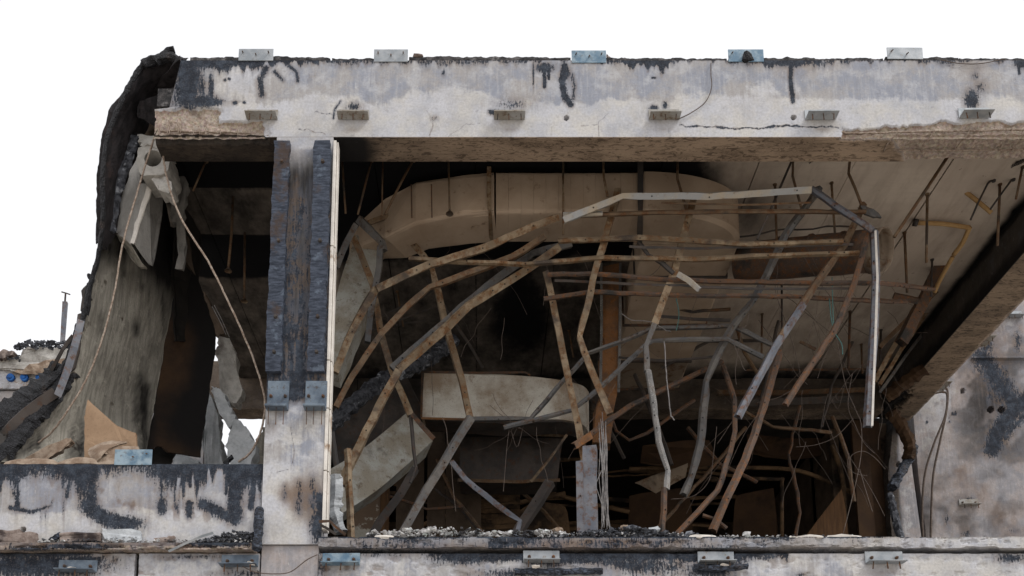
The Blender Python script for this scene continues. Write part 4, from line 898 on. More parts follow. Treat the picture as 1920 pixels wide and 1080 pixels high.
# fibreboard pieces on the spandrel
BD = shard('fibreboard_sheet', [(158, 862, .35), (158, 782, .4), (164, 748, .42), (195, 778, .4), (226, 806, .4), (255, 812, .38), (256, 840, .35), (256, 862, .33)], .035, 'fibre', None, .12, 6, seed=2)
tag(BD, 'tan fibreboard offcut with a sloping top edge leaning behind the blue plate', 'board')
TB = empty('torn_board_pile', at(210, 868, .2), 'crumpled brown board with pale torn edges lying left of the blue plate', 'torn board')
loft('torn_sheet', [[(170, 838, .3), (205, 826, .25), (232, 826, .3)], [(168, 850, .2), (195, 838, .14), (236, 830, .25)], [(178, 866, .12), (190, 856, .1), (205, 842, .2)]], 20, 14, .02, 'torn', TB, .02, 9, 21, .03, smooth=False)
loft('torn_sheet', [[(198, 845, .2), (230, 836, .2), (262, 838, .25)], [(184, 862, .14), (215, 858, .16), (268, 856, .2)], [(176, 871, .1), (215, 871, .12), (268, 871, .2)]], 20, 14, .02, 'torn', TB, .02, 9, 22, .03, smooth=False)
loft('torn_sheet', [[(112, 866, .14), (145, 857, .1), (178, 862, .14)], [(108, 871, .1), (145, 869, .06), (184, 871, .1)]], 18, 8, .015, 'torn', TB, .02, 9, 23, .02, smooth=False)
loft('torn_sheet', [[(10, 866, .14), (60, 859, .1), (100, 862, .14)], [(5, 871, .1), (60, 870, .06), (118, 871, .1)]], 18, 8, .015, 'torn', TB, .02, 9, 24, .02, smooth=False)
SW = shard('splintered_timber', [(30, 872, .4), (70, 850, .38), (112, 828, .36), (132, 820, .36), (136, 828, .36), (110, 848, .36), (80, 866, .38), (60, 874, .4)], .06, 'torn', None, .6, 6, bulge=.02, seed=8)
tag(SW, 'splintered brown timber lying at the foot of the draped boards', 'timber')

# pale concrete fragments hanging behind the spandrel, beside the column
def frag(pts, thick, mat, label, seed, jag=.7, bulge=.025):
    return tag(shard('slab_fragment', pts, thick, mat, None, jag, 6, bulge=bulge, seed=seed), label, 'concrete fragment', 'hanging slab fragments')
frag([(412,632,3.0),(430,634,3.0),(440,680,3.0),(452,742,3.0),(440,757,3.0),(420,748,3.0),(415,700,3.0),(405,655,3.0)], .25, 'chunk', 'pale slab fragment hanging highest, left of the big column', 1)
frag([(396,724,2.6),(414,730,2.6),(430,762,2.6),(444,790,2.6),(432,802,2.6),(414,780,2.6),(402,750,2.6)], .18, 'chunkblue', 'thin curled slab fragment hanging in the middle of the gap', 2)
frag([(392,735,3.2),(398,758,3.2),(408,800,3.2),(418,870,3.2),(384,874,3.2),(376,820,3.2),(384,780,3.2)], .3, 'chunkblue', 'tall pale slab fragment standing right beside the dark board', 3)
frag([(440,786,2.4),(452,790,2.4),(466,806,2.4),(478,838,2.4),(470,874,2.4),(434,874,2.4),(426,828,2.4),(432,806,2.4)], .28, 'chunkblue', 'upright slab fragment standing right of the bright gap', 4)
frag([(492,800,3.6),(504,800,3.6),(504,880,3.6),(466,880,3.6),(474,850,3.6)], .2, 'board', 'grey pointed slab fragment touching the column edge', 5)
frag([(326,850,3.4),(346,852,3.4),(372,862,3.4),(374,876,3.4),(322,876,3.4)], .2, 'chunkblue', 'low pale rubble fragment under the dark boards', 6)
tag(shard('black_shard', [(418,866,.4),(428,858,.4),(435,852,.4),(431,872,.4),(419,873,.4)], .03, 'tar', None, .8, 4, seed=31), 'small black shard standing on the spandrel beside the bright gap', 'shard')
for q, (a, b) in enumerate((((398, 575), (424, 628)), ((402, 572), (430, 632)))):
    wire('hanging_wire', [(a[0], a[1], 3.0), ((a[0]+b[0])/2 + 1, (a[1]+b[1])/2, 3.0), (b[0], b[1], 3.0)], 1.6, 'wire', 'thin bare wire holding the highest slab fragment, %s of the pair' % ('left' if q == 0 else 'right'), 'wire', 'bare wires')
shard_o = shard('slab_fragment', [(372,545,3.4),(386,550,3.4),(402,585,3.4),(420,622,3.4),(408,632,3.4),(392,612,3.4),(372,612,3.4)], .12, 'darkwall', None, .8, 5, bulge=.02, seed=15)
tag(shard_o, 'dark torn slab fragment above the highest pale fragment', 'concrete fragment', 'hanging slab fragments')

# ================================================================== NEIGHBOURING BUILDING AT FAR LEFT
NB = empty('neighbouring_building', (at(60, 700, 6.5).x, 6.6, 0), 'pale concrete building end beyond the wreckage with burnt rubble on its roof', 'building')
YN = 6.5; a = at(-60, 762, YN); b = at(150, 660, YN)
P = block_x(a.x - 3, at(420, 700, YN).x * 1.0 - .3, .04, [(YN, 2.0), (YN, at(60, 733, YN).z), (YN + .5, at(60, 733, YN).z), (YN + .5, 2.0)], [90, 2, 4, 4])
u, v = proj(P[..., 0], P[..., 1], P[..., 2]); P[..., 1] += .02 * fbm(u / 8, v / 8, 0) * (P[..., 1] < YN + .1)
sweep_grid('wall', P, M['concrete'], NB, dict(wash=.45 + 0 * u, soot=.4 * fbm(u / 30, v / 30, 3), warm=.25 * fbm(u / 20, v / 20, 3) + .3))
z0, z1 = at(60, 731, YN).z, at(60, 696, YN).z; x1 = at(132, 700, YN).x
P = block_x(a.x - 3, x1 + .9, .04, [(YN - .05, z0 + .01), (YN - .05, z1), (YN + .5, z1), (YN + .5, z0 + .01)], [16, 3, 3, 3])
u, v = proj(P[..., 0], P[..., 1], P[..., 2]); P[..., 1] += .04 * fbm(u / 6, v / 5, 0) * (P[..., 1] < YN)
slab = sweep_grid('core_slab', P, M['concrete'], NB, dict(spall=.5 * (fbm(u / 14, v / 6, 1) > .5), wash=.8 + 0 * u, soot=.75 * (1 - fbm(u / 10, v / 10, 5)) * sstep(712, 731, v)))
for k, cu_ in enumerate((20, 46, 75)):
    c = at(cu_, 708, YN - .065); bm = bmesh.new(); bmesh.ops.create_cone(bm, segments=18, radius1=.074, radius2=.070, depth=.05, cap_ends=True)
    bmesh.ops.create_cone(bm, segments=14, radius1=.040, radius2=.028, depth=.02, cap_ends=True)
    for i, v_ in enumerate(bm.verts): v_.co = Vector((v_.co.x * random.uniform(.95, 1.05), -v_.co.z - (.03 if i >= 36 else 0), v_.co.y)) + c
    from_bm('core_plug', bm, M['blue'], slab)
shard('broken_parapet', [(-40,690,YN-.1),(-40,676,YN-.1),(35,674,YN-.1),(42,655,YN-.1),(120,654,YN-.1),(165,656,YN-.1),(165,690,YN-.1),(100,697,YN-.1),(60,694,YN-.1),(30,697,YN-.1)], .5, 'chunk', NB, .9, 7, bulge=.06, seed=41)
shard('broken_parapet', [(22,697,YN-.14),(45,690,YN-.14),(125,672,YN-.14),(130,694,YN-.14),(90,699,YN-.14)], .1, 'torn', NB, .9, 7, bulge=.05, seed=42)
def rubble_heap(name, spots, mat, parent, seed, squash=.6):
    """spots (u, v, Y, radius px): many small broken lumps joined"""
    rs = random.Random(seed); bm = bmesh.new()
    for (uu, vv, yy, rp) in spots:
        c = at(uu, vv, yy); r = rp * mpp(uu, vv, yy); tmp = [bm.verts.new(c + Vector((rs.gauss(0, 1), rs.gauss(0, 1), rs.gauss(0, squash))).normalized() * r * rs.uniform(.6, 1.1)) for _ in range(9)]
        h = bmesh.ops.convex_hull(bm, input=tmp); bmesh.ops.delete(bm, geom=[g for g in h['geom_interior'] if isinstance(g, bmesh.types.BMVert)], context='VERTS')
    return from_bm(name, bm, M[mat], parent)
rs = random.Random(5)
o = rubble_heap('burnt_rubble', [(q := rs.uniform(28, 165), 654 - rs.random() * 14 * min(1, (q - 24) / 16), YN + rs.uniform(-.2, .3), rs.uniform(2.5, 6)) for _ in range(230)], 'darkrubble', NB, 6); o['kind'] = 'stuff'
o = rubble_heap('burnt_rubble', [(rs.uniform(-30, 40), 676 - rs.random() * 9, YN + rs.uniform(-.2, .3), rs.uniform(2.5, 5)) for _ in range(70)], 'darkrubble', NB, 7); o['kind'] = 'stuff'
tag(shard('slate_slab', [(-10,672,YN-.2),(-5,660,YN-.2),(10,655,YN-.2),(26,658,YN-.2),(24,664,YN-.2),(4,672,YN-.2)], .2, 'brick', None, .6, 4, seed=44), 'rust-brown slab piece lying on the neighbouring roof at the left frame edge', 'slab piece')
PO = empty('steel_post', at(118, 642, 6.8), 'slim dark steel post with a small tee on top, standing on the neighbouring roof', 'post')
flat_bar('post_shaft', [(117, 645, 6.8), (119.5, 600, 6.8), (121.5, 565, 6.8)], 8.5, 'bluesteel', PO, prof='C')
flat_bar('post_pin', [(122, 566, 6.84), (123, 549, 6.84)], 3.2, 'darksteel', PO, prof='B')
flat_bar('tee_head', [(115, 547, 6.8), (124, 549.5, 6.8), (131, 552, 6.8)], 2.2, 'darksteel', PO, prof='B')

# ================================================================== DUCTS
def sweep_section(name, C, W, Hh, zt, mat, parent, r=.06, open_end=False, amp=.006):
    """flat rounded duct in plan: C centre points (x, y), W widths, from zt downwards Hh"""
    n = len(C); V = []; F = []; sec = []
    for (sx, sz) in ((-1, -1), (1, -1), (1, 1), (-1, 1)):
        for k in range(4):
            a = {(-1,-1): math.pi, (1,-1): 1.5 * math.pi, (1,1): 0, (-1,1): .5 * math.pi}[(sx, sz)] + k / 3 * math.pi / 2
            sec.append((sx, sz, math.cos(a), math.sin(a)))
    k = len(sec)
    for i in range(n):
        c = Vector((C[i][0], C[i][1], 0)); t = Vector((C[min(i+1, n-1)][0] - C[max(i-1, 0)][0], C[min(i+1, n-1)][1] - C[max(i-1, 0)][1], 0)).normalized(); s = Vector((t.y, -t.x, 0))
        w_, h_, z_ = W[i] / 2, Hh[i] / 2, zt[i]
        for (sx, sz, ca, sa) in sec:
            V.append(c + s * (sx * (w_ - r) + ca * r + random.gauss(0, amp)) + Vector((0, 0, z_ - h_ + sz * (h_ - r) + sa * r + random.gauss(0, amp * .6))))
    for i in range(n - 1):
        for j in range(k): F.append([i*k+j, i*k+(j+1)%k, (i+1)*k+(j+1)%k, (i+1)*k+j])
    F.append(list(range(k))[::-1]); F.append([(n-1)*k+j for j in range(k)])
    bm = bmesh.new(); vv = [bm.verts.new(p) for p in V]
    for f in F: bm.faces.new([vv[q] for q in f])
    return from_bm(name, bm, M[mat], parent)
zt_ = 10.24; yF = atz(1000, 321, zt_).y; zb_ = at(1000, 398, yF).z; hD = zt_ - zb_; yB = atz(1000, 456, zb_).y; WD = yB - yF
xE = atz(1205, 330, zt_).x; xR = atz(1381, 470, zb_).x; WB = xR - atz(1203, 470, zb_).x
DU = empty('ventilation_duct', (0, (yF + yB) / 2, zb_), 'large smoked-brown ventilation duct under the ceiling that turns back through a wide elbow', 'duct')
x_l = at(672, 400, 2.1).x; segs = []
def run(x0, x1, n): return [(x0 + (x1 - x0) * i / n, yF + WD / 2) for i in range(n + 1)]
xa = at(930, 360, yF).x
# left tapering section, bending back and down
cL = [(x_l, yF + WD / 2 + .75), (x_l + .25, yF + WD / 2 + .50), (x_l + .55, yF + WD / 2 + .28), (x_l + .9, yF + WD / 2 + .12), (xa - .35, yF + WD / 2 + .03), (xa, yF + WD / 2)]
sweep_section('duct_section', cL, [.3, .42, .5, WD - .02, WD, WD], [.34, .42, hD, hD, hD, hD], [zt_ - .22, zt_ - .14, zt_ - .08, zt_ - .03, zt_ - .01, zt_], 'duct', DU, .05)
cuts = np.arange(xa, xE, .155).tolist() + [xE]
for a_, b_ in zip(cuts[:-1], cuts[1:]):
    if b_ - a_ < .04: continue
    sweep_section('duct_section', run(a_ + .0008, b_ - .0008, 1), [WD + random.uniform(-.002, .002)] * 2, [hD] * 2, [zt_ + random.uniform(-.0015, .0015)] * 2, 'duct', DU, .045, amp=.0015)
# elbow: outer wall is an arc, inner corner tight
n = 16; Cn = []; Wn = []; R = .85
for i in range(n + 1):
    t = i / n * math.pi / 2
    o_ = Vector((xE + (xR - xE) * math.sin(t), yF + 0.62 * (1 - math.cos(t)), 0)); q_ = Vector((xR - WB, yB + .02 + .03 * t, 0)) if i else Vector((xE, yB, 0))
    q_ = Vector((xE - .0, yB, 0)).lerp(Vector((xR - WB, yF + 0.62, 0)), (i / n))
    Cn.append(((o_ + q_) / 2)); Wn.append((o_ - q_).length)
V = []; F = []
for i in range(n + 1):
    t = i / n * math.pi / 2; o_ = Vector((xE + .002 + (xR - xE) * math.sin(t), yF + 0.62 * (1 - math.cos(t)), 0)); q_ = Vector((xE + .002, yB, 0)).lerp(Vector((xR - WB, yF + 0.62, 0)), i / n)
    for (p, z) in ((o_, zt_ - .004), (o_, zb_ + .05), (o_.lerp(q_, .06), zb_ + .004), (q_, zb_ + .004), (q_, zt_ - .004)): V.append(p + Vector((0, 0, z)))
for i in range(n):
    for j in range(5): F.append([i*5+j, i*5+(j+1)%5, (i+1)*5+(j+1)%5, (i+1)*5+j])
F.append([0,1,2,3,4]); F.append([n*5+j for j in range(5)][::-1])
bm = bmesh.new(); vv = [bm.verts.new(p) for p in V]
for f in F: bm.faces.new([vv[q] for q in f])
from_bm('duct_elbow', bm, M['duct'], DU)
ys = [yF + 0.62, atz(1300, 518, zb_).y, atz(1290, 606, zb_).y, atz(1280, 672, zb_).y, atz(1270, 722, zb_).y]
for i, (a_, b_) in enumerate(zip(ys[:-1], ys[1:])):
    sweep_section('duct_section', [(xR - WB / 2, a_ + .012), (xR - WB / 2, (a_ + b_) / 2), (xR - WB / 2, b_ - .012)], [WB - .03 * i] * 3, [hD + .02 * i] * 3, [zt_] * 3, 'duct' if i < 3 else 'ductdark', DU, .03, amp=.004)
    sweep_section('duct_flange', [(xR - WB / 2, b_ - .011), (xR - WB / 2, b_ + .011)], [WB + .04 - .03 * i] * 2, [hD + .05 + .02 * i] * 2, [zt_ + .02] * 2, 'rust' if i % 2 else 'darksteel', DU, .01, amp=0)
flat_bar('duct_strap', [(917, 312, yF - .02), (917, 380, yF - .02), (919, 398, yF - .02), (920, 430, (yF + yB) / 2), (921, 456, yB)], 8, 'tan', DU, prof='F')
flat_bar('duct_strap', [(1201, 300, yF - .03), (1201, 398, yF - .03), (1199, 457, yB - .1)], 11, 'darksteel', DU, prof='F')
for pu in (771, 809): flat_bar('duct_seam', [(pu, 345, yF + .02 + .12 * (pu < 800)), (pu + 1, 408, yF + .02 + .12 * (pu < 800))], 2.2, 'rust', DU, prof='F')
flat_bar('duct_clip', [(1192, 452, yF - .02), (1191, 466, yF - .02)], 7, 'tan', DU, prof='F')

# round duct with open end at the right
RD = empty('round_duct', at(1640, 510, 1.9), 'rusty round duct with an open end beneath the ceiling right of the frame', 'duct')
def ring_tube(name, A, Bp, r, r2, mat, parent, n=28, m=10, th=.012, dirt=.01):
    A = Vector(A); Bp = Vector(Bp); t = (Bp - A).normalized(); s = t.cross(Vector((0, 0, 1))).normalized(); d = s.cross(t); V = []; F = []
    for side, off in ((0, 0), (1, -th)):
        for i in range(m + 1):
            c = A.lerp(Bp, i / m); rr = r + (r2 - r) * i / m + off
            for j in range(n):
                a = 2 * math.pi * j / n; q = rr + dirt * mnoise.noise(Vector((i * .7, math.cos(a) * 2, math.sin(a) * 2))); V.append(c + s * math.cos(a) * q + d * math.sin(a) * q)
    K = (m + 1) * n
    for i in range(m):
        for j in range(n):
            j2 = (j + 1) % n; F.append([i*n+j, i*n+j2, (i+1)*n+j2, (i+1)*n+j]); F.append([K+i*n+j2, K+i*n+j, K+(i+1)*n+j, K+(i+1)*n+j2])
    for j in range(n):
        j2 = (j + 1) % n; F.append([m*n+j, m*n+j2, K+m*n+j2, K+m*n+j])
    F.append([K + j for j in range(n)]); F.append([j for j in range(n)][::-1])
    return link_arrays(name, V, F, M[mat], parent, True)
rr_ = 38 * mpp(1655, 470, 1.35)
ring_tube('duct_shell', at(1385, 492, 2.25), at(1634, 471, 1.35), rr_ * .95, rr_, 'rust', RD)
ring_tube('duct_collar', at(1636, 471, 1.345), at(1658, 469, 1.25), rr_ * 1.03, rr_ * 1.04, 'ductdark', RD, m=2)
for pu, yy in ((1460, 1.98), (1520, 1.76), (1580, 1.54)):
    ring_tube('duct_joint', at(pu, 487 - (pu - 1400) * .07, yy), at(pu + 5, 486 - (pu - 1400) * .07, yy - .02), rr_ * 1.01, rr_ * 1.01, 'rust', RD, m=1)

# silver box unit and the dark one below it
BX = empty('air_unit', at(945, 786, 3.4), 'pale sheet metal air unit with rusty edges hanging in the middle of the opening', 'air unit')
loft('casing', [[(795, 699, 3.3), (870, 700, 3.3), (960, 703, 3.35), (1040, 711, 3.4), (1090, 722, 3.6), (1104, 735, 3.9)], [(793, 740, 3.3), (870, 742, 3.3), (960, 745, 3.35), (1040, 748, 3.4), (1090, 752, 3.6), (1104, 762, 3.9)], [(791, 783, 3.3), (870, 785, 3.3), (960, 790, 3.35), (1040, 786, 3.4), (1090, 795, 3.6), (1104, 815, 3.9)]], 50, 22, .26, 'boxsheet', BX, .008, 2, 51, smooth=False)
loft('underside_pan', [[(796, 787, 3.33), (870, 790, 3.33), (960, 794, 3.37), (1040, 790, 3.43), (1092, 800, 3.65)], [(800, 806, 3.7), (870, 812, 3.7), (960, 818, 3.7), (1040, 814, 3.75), (1092, 822, 3.8)]], 30, 6, .05, 'darksteel', BX, .02, 5, 57, smooth=False)
flat_bar('rust_lip', [(793, 697, 3.28), (900, 699, 3.28), (985, 698, 3.3), (995, 704, 3.33)], 4, 'rust', BX, prof='L')
flat_bar('rust_lip', [(790, 784, 3.27), (870, 786, 3.27), (1000, 790, 3.3)], 4, 'oldrust', BX, prof='L')
flat_bar('rust_lip', [(792, 698, 3.27), (790, 784, 3.27)], 4, 'rust', BX, prof='L')
BX2 = empty('filter_unit', at(960, 905, 4.2), 'dark scorched box unit hanging directly below the pale air unit', 'air unit')
loft('casing', [[(865, 818, 4.2), (960, 820, 4.2), (1056, 822, 4.2)], [(862, 860, 4.2), (960, 862, 4.2), (1050, 860, 4.2)], [(862, 900, 4.2), (960, 904, 4.2), (1046, 898, 4.2)]], 30, 14, .5, 'darksteel', BX2, .02, 5, 53, smooth=False, )
flat_bar('casing_rim', [(862, 809, 4.15), (960, 811, 4.15), (1064, 816, 4.15)], 7, 'tan', BX2, prof='L', dent=.004)
flat_bar('casing_rim', [(858, 900, 4.15), (960, 903, 4.15), (1050, 900, 4.15)], 6, 'brown', BX2, prof='L', dent=.004)
flat_bar('casing_rim', [(880, 795, 4.1), (960, 800, 4.1), (1078, 812, 4.1)], 5, 'brown', BX2, prof='L', dent=.004)
LV = empty('slatted_panel', at(915, 992, 5.4), 'scorched brown slatted panel standing behind the dark air unit', 'panel')
for k in range(9): flat_bar('slat', [(853, 908 + k * 10, 5.4), (910, 909 + k * 10, 5.4), (975, 910 + k * 10 - k * .5, 5.4)], 8.5, 'louver', LV, prof='F', dent=.006, twist=.3)
tag(loft('fallen_duct', [[(612, 884, 2.0), (642, 962, 2.0)], [(682, 840, 2.3), (716, 912, 2.3)], [(765, 772, 2.8), (812, 826, 2.8)]], 14, 50, .35, 'ductgrey', None, .008, 3, 61, smooth=False), 'fallen grey speckled duct lying diagonally at lower left beside the big column', 'duct')
tag(loft('fallen_duct', [[(668, 440, 1.9), (718, 470, 1.9)], [(640, 520, 1.8), (700, 530, 1.8)], [(622, 600, 1.7), (676, 600, 1.7)], [(610, 690, 1.6), (634, 700, 1.6)]], 14, 50, .30, 'ductgrey', None, .008, 3, 62, smooth=False), 'long beige duct piece hanging steeply right beside the white strip of the column', 'duct')
tag(loft('dark_duct', [[(622, 770, 3.2), (640, 900, 3.2)], [(700, 715, 3.4), (735, 830, 3.4)], [(755, 690, 3.6), (805, 790, 3.6)]], 16, 40, .5, 'darksteel', None, .04, 3, 63, smooth=True), 'blackened wide duct behind the fallen grey duct at lower left', 'duct')
tag(ragged_bar('charred_lagging', [(615, 800, 2.6), (660, 760, 2.7), (720, 712, 2.9), (790, 680, 3.1), (850, 640, 3.4)], .22, .2, 'darkrubble', None, 64, 14), 'charred flaking pipe lagging lying diagonally above the blackened duct', 'lagging')
tag(ragged_bar('concrete_lump', [(630, 893, .9), (631, 925, .9), (628, 955, .9), (634, 978, .9), (640, 998, .9)], .15, .15, 'chunkblue', None, 65, 6), 'rough white concrete lump standing against the foot of the column', 'concrete lump')
PL = empty('plaster_pier', (at(700, 1000, 4.5).x, 4.6, ZF), 'narrow interior pier with peeling grey plaster seen under the fallen duct', 'pier')
a = at(665, 1000, 4.5); b = at(712, 1000, 4.5)
box('plaster_face', (a.x, 4.48, ZF), (b.x, 4.7, 8.2), M['plaster'], PL); box('timber_edge', (b.x + .003, 4.47, ZF), (at(727, 1000, 4.5).x, 4.7, 8.2), M['orangewood'], PL)
for pu in (742, 800, 835, 868): 
    a = at(pu, 1000, 5.2); o = box('partition_board', (a.x, 5.2 + .01 * (pu % 3), ZF), (at(pu + (34 if pu > 750 else 52), 1000, 5.2).x, 5.26, at(pu, 820 - (pu % 7) * 6, 5.2).z), M['darkwall'], B)

# ================================================================== COLLAPSED LIGHT STEEL FRAME
FR = empty('ceiling_frame', at(1400, 800, 1.2), 'collapsed suspended-ceiling frame of long bent rails and drooping studs in the opening', 'metal frame')
def rail(pts, w_, mat, prof='C', name='rail', **k): return flat_bar(name, pts, w_ * .86, mat, FR, prof=prof, dent=k.pop('dent', .003), **k)
def uY(pts, Y): return [(p[0], p[1], (Y if len(p) < 3 else p[2])) for p in pts]
rail(uY([(1057,412),(1168,367),(1330,369),(1522,356)], .82), 13, 'pale')
rail(uY([(1520,353),(1635,433)], .86), 15, 'bluesteel', 'V')
rail(uY([(1637,430),(1640,520),(1636,640),(1628,798)], .92), 19, 'bluesteel', 'V', name='drooping_stud', dent=.001)
rail([(1641.5,432,.90),(1645,520,.90),(1641,640,.90),(1635.5,798,.90)], 4.5, 'white', 'B', name='painted_glint_flange', dent=0)  # white bar paints the sun glint along the hanging stud's right flange
rail(uY([(1055,404),(1200,400),(1400,398),(1625,396)], .95), 10, 'brown', 'V')
rail(uY([(1056,404),(1130,401)], .93), 11, 'pale', 'V')
rail(uY([(1047,452),(1200,447),(1400,459),(1582,452)], 1.0), 12, 'tan', 'V')
rail(uY([(766,484),(985,494),(1130,483),(1300,487),(1440,478),(1612,472)], 1.03), 11.5, 'tan', 'V')
rail(uY([(1026,517),(1110,515),(1250,526),(1500,531),(1650,533),(1755,542,2.4)], 1.1), 10.5, 'rust', 'V')
rail(uY([(1020,561),(1110,548),(1300,557),(1500,558),(1702,568,2.4)], 1.15), 10.5, 'rust', 'V')
rail(uY([(1225,592),(1300,598),(1370,600)], 2.4), 6, 'darksteel', 'L')
rail(uY([(1180,462),(1300,466),(1440,462),(1600,458)], 1.04), 5, 'darksteel', 'L')
rail(uY([(1240,380),(1400,384),(1520,380)], .9), 4, 'brown', 'L')
rail(uY([(1040,526),(1200,533),(1400,541),(1600,541)], 1.12), 5, 'darksteel', 'L')
rail(uY([(1160,670),(1250,676),(1345,668)], 2.8), 5, 'darksteel', 'L')
rail(uY([(1158,352),(1148,395),(1130,462),(1112,522),(1103,570),(1087,630),(1096,660),(1118,715),(1143,775)], 1.06), 14, 'tan', 'C', name='stud')
rail(uY([(1301,370),(1282,442),(1266,505),(1243,564),(1228,606)], 1.12), 15, 'tan', 'C', name='stud')
rail(uY([(1228,606),(1212,647),(1214,695)], 1.12), 12, 'greysteel', 'C', name='stud')
rail([(1214,692,1.1),(1225,755,1.05),(1233,827,1.0),(1250,881,1.0),(1247,915,.8)], 14, 'speck', 'V', name='stud')
rail([(1247,913,.8),(1244,1000,.6),(1243,1014,.6)], 14, 'rust', 'V', name='stud')
rail([(1540,350,1.15),(1522,375,1.1),(1475,442,1.15),(1442,515,1.25),(1415,565,1.35),(1377,612,1.5),(1353,655,1.6),(1326,712,1.7),(1313,831,1.7),(1298,889,1.7),(1284,925,1.6)], 18, 'greysteel', 'V', name='stud')
rail([(1617,378,1.1),(1584,453,1.1),(1503,570,1.0),(1465,628,.9)], 17, 'brown', 'V', name='stud')
rail([(1505,566,.96),(1462,632,.9),(1400,747,.75),(1384,778,.7)], 19, 'bluesteel', 'V', name='drooping_stud')
rail([(1627,434,.96),(1600,530,.9),(1584,570,.88),(1562,622,.86),(1473,757,.8)], 14, 'rust', 'V', name='drooping_stud')
rail([(1462,655,1.5),(1440,736,1.2),(1418,815,.9),(1402,860,.7),(1366,935,.5),(1340,993,.45)], 19, 'rust', 'V', name='drooping_stud')
rail([(1355,684,1.9),(1377,744,1.6),(1377,804,1.3),(1367,850,1.1),(1347,916,.8),(1312,957,.6),(1272,1000,.5)], 12, 'rust', 'V', name='drooping_stud')
rail(uY([(1318,965),(1342,972),(1363,990)], .6), 10, 'rust', 'V', name='offcut')
rail(uY([(885,786),(960,785),(995,784),(1055,712),(1103,660),(1166,638),(1223,614),(1372,611),(1449,647)], 1.6), 11, 'greysteel', 'V')
rail(uY([(945,803),(1000,790),(1074,771),(1122,733),(1212,649),(1225,641),(1364,637),(1431,671)], 1.5), 11.5, 'greysteel', 'V')
rail([(1080,837,1.2),(1130,800,1.5),(1185,760,1.7),(1271,717,1.9),(1357,677,2.0)], 12, 'rust', 'V')
rail([(1079,836,1.18),(1110,816,1.3)], 14, 'oldrust', 'C')
rail(uY([(1023,508),(1037,567),(1052,641),(1068,722),(1083,792),(1090,835),(1096,870)], 1.3), 14, 'tan', 'C', name='stud')
rail(uY([(1196,452),(1215,478),(1240,492),(1262,512)], 1.08), 10, 'darksteel', 'V', name='offcut')
rail(uY([(1270,514),(1290,526),(1310,544)], 1.0), 10, 'pale', 'C', name='offcut')
rail(uY([(1500,640),(1530,655)], 2.4), 6, 'brown', 'C', name='offcut')
shard('clamp_plate', [(1613,386,1.0),(1622,384,1.0),(1638,392,1.0),(1653,408,1.0),(1640,406,1.0),(1622,400,1.0)], .03, 'greysteel', FR, .2, 2, seed=71)

def loose(name, pts, w_, mat, label, cat='stud', prof='C', group='loose bent studs', **k):
    o = flat_bar(name, pts, w_ * .90, mat, None, prof=prof, dent=k.pop('dent', .003), **k); return tag(o, label, cat, group)
loose('bent_stud', uY([(1048,407),(1000,424),(905,465),(805,495),(707,541)], .95), 14, 'tan', 'uppermost diagonal, a long tan stud rising from the column side to the pale rail end')
loose('bent_stud', uY([(707,541),(691,565),(660,622),(629,697)], 1.0), 14, 'tan', 'tan stud falling to the column below the uppermost diagonal')
loose('bent_stud', uY([(1022,442),(960,480),(902,502),(805,537),(767,570),(718,622),(660,705),(630,762)], 1.08), 11.5, 'brown', 'second diagonal, narrow brown stud kinked at the charred crossing')
loose('bent_stud', uY([(1050,462),(989,505),(881,573),(843,611),(748,693)], 1.2), 15, 'tan', 'third diagonal, wide rust-tan stud ending at the elbow above the fallen duct')
loose('bent_stud', uY([(748,693),(710,760),(675,831),(650,881),(641,908)], 1.15), 16, 'tan', 'broad tan stud continuing down from the elbow across the fallen duct')
loose('slotted_channel', uY([(1072,455),(1000,474),(935,520),(867,575),(775,655),(735,690)], 1.3), 15, 'greysteel', 'dark slotted channel running just above the third diagonal', 'channel')
loose('bent_stud', uY([(729,403),(760,440),(795,480),(810,502),(827,567),(842,628),(867,712),(882,784)], 1.7), 13, 'tan', 'tan stud hanging from the duct clamp down to the face of the pale air unit')
loose('bent_stud', uY([(702,556),(712,616),(733,690),(770,777)], 1.75), 13, 'tan', 'rust-tan stud crossing the first two diagonals left of centre')
loose('bent_stud', uY([(770,777),(776,842),(781,876),(770,905)], 1.75), 8, 'darksteel', 'thin dark twisted stud end hanging below the crossing stud', prof='V')
loose('bent_stud', uY([(772,776),(792,800),(813,823)], 1.7), 9, 'rust', 'short rusty stud end reaching the upper corner of the fallen duct')
loose('crumpled_channel', uY([(670,410),(690,430),(713,453),(716,468)], 1.3), 15, 'greysteel', 'crumpled grey channel folded over beside the top left of the duct', 'channel')
loose('crumpled_channel', uY([(712,460),(710,500),(705,530),(697,572),(689,640)], 1.3), 12, 'greysteel', 'grey-blue channel hanging straight down from the crumpled fold', 'channel')
loose('bent_stud', uY([(668,420),(650,455),(632,500)], 1.25), 12, 'greysteel', 'short grey stud leaning against the column at duct height')
loose('bent_stud', uY([(657,435),(672,465),(686,500),(702,540)], 1.35), 13, 'tan', 'tan stud between the crumpled fold and the end of the uppermost diagonal')
loose('bent_stud', uY([(690,418),(702,413),(728,404)], 1.5), 10, 'tan', 'short tan stud lying level under the hanger beside the crumpled fold')
loose('standing_stud', uY([(654,840),(656,900),(660,960),(662,1014)], .9), 17, 'tan', 'upright tan stud standing on the floor close to the column foot', prof='V')
loose('bent_stud', uY([(780,878),(752,925),(715,975),(697,1008)], 2.4), 17, 'darksteel', 'thick blackened stud leaning left of the long dark brace')
loose('brace', uY([(886,783),(850,840),(800,920),(753,1002)], 1.2), 16, 'greysteel', 'long dark grey brace leaning from the air unit corner to the ledge', 'brace')
loose('bent_stud', uY([(846,864),(872,897),(930,945),(975,976),(968,1004)], 1.4), 11, 'bluesteel', 'blue-grey bent strip sagging right of the long dark brace')
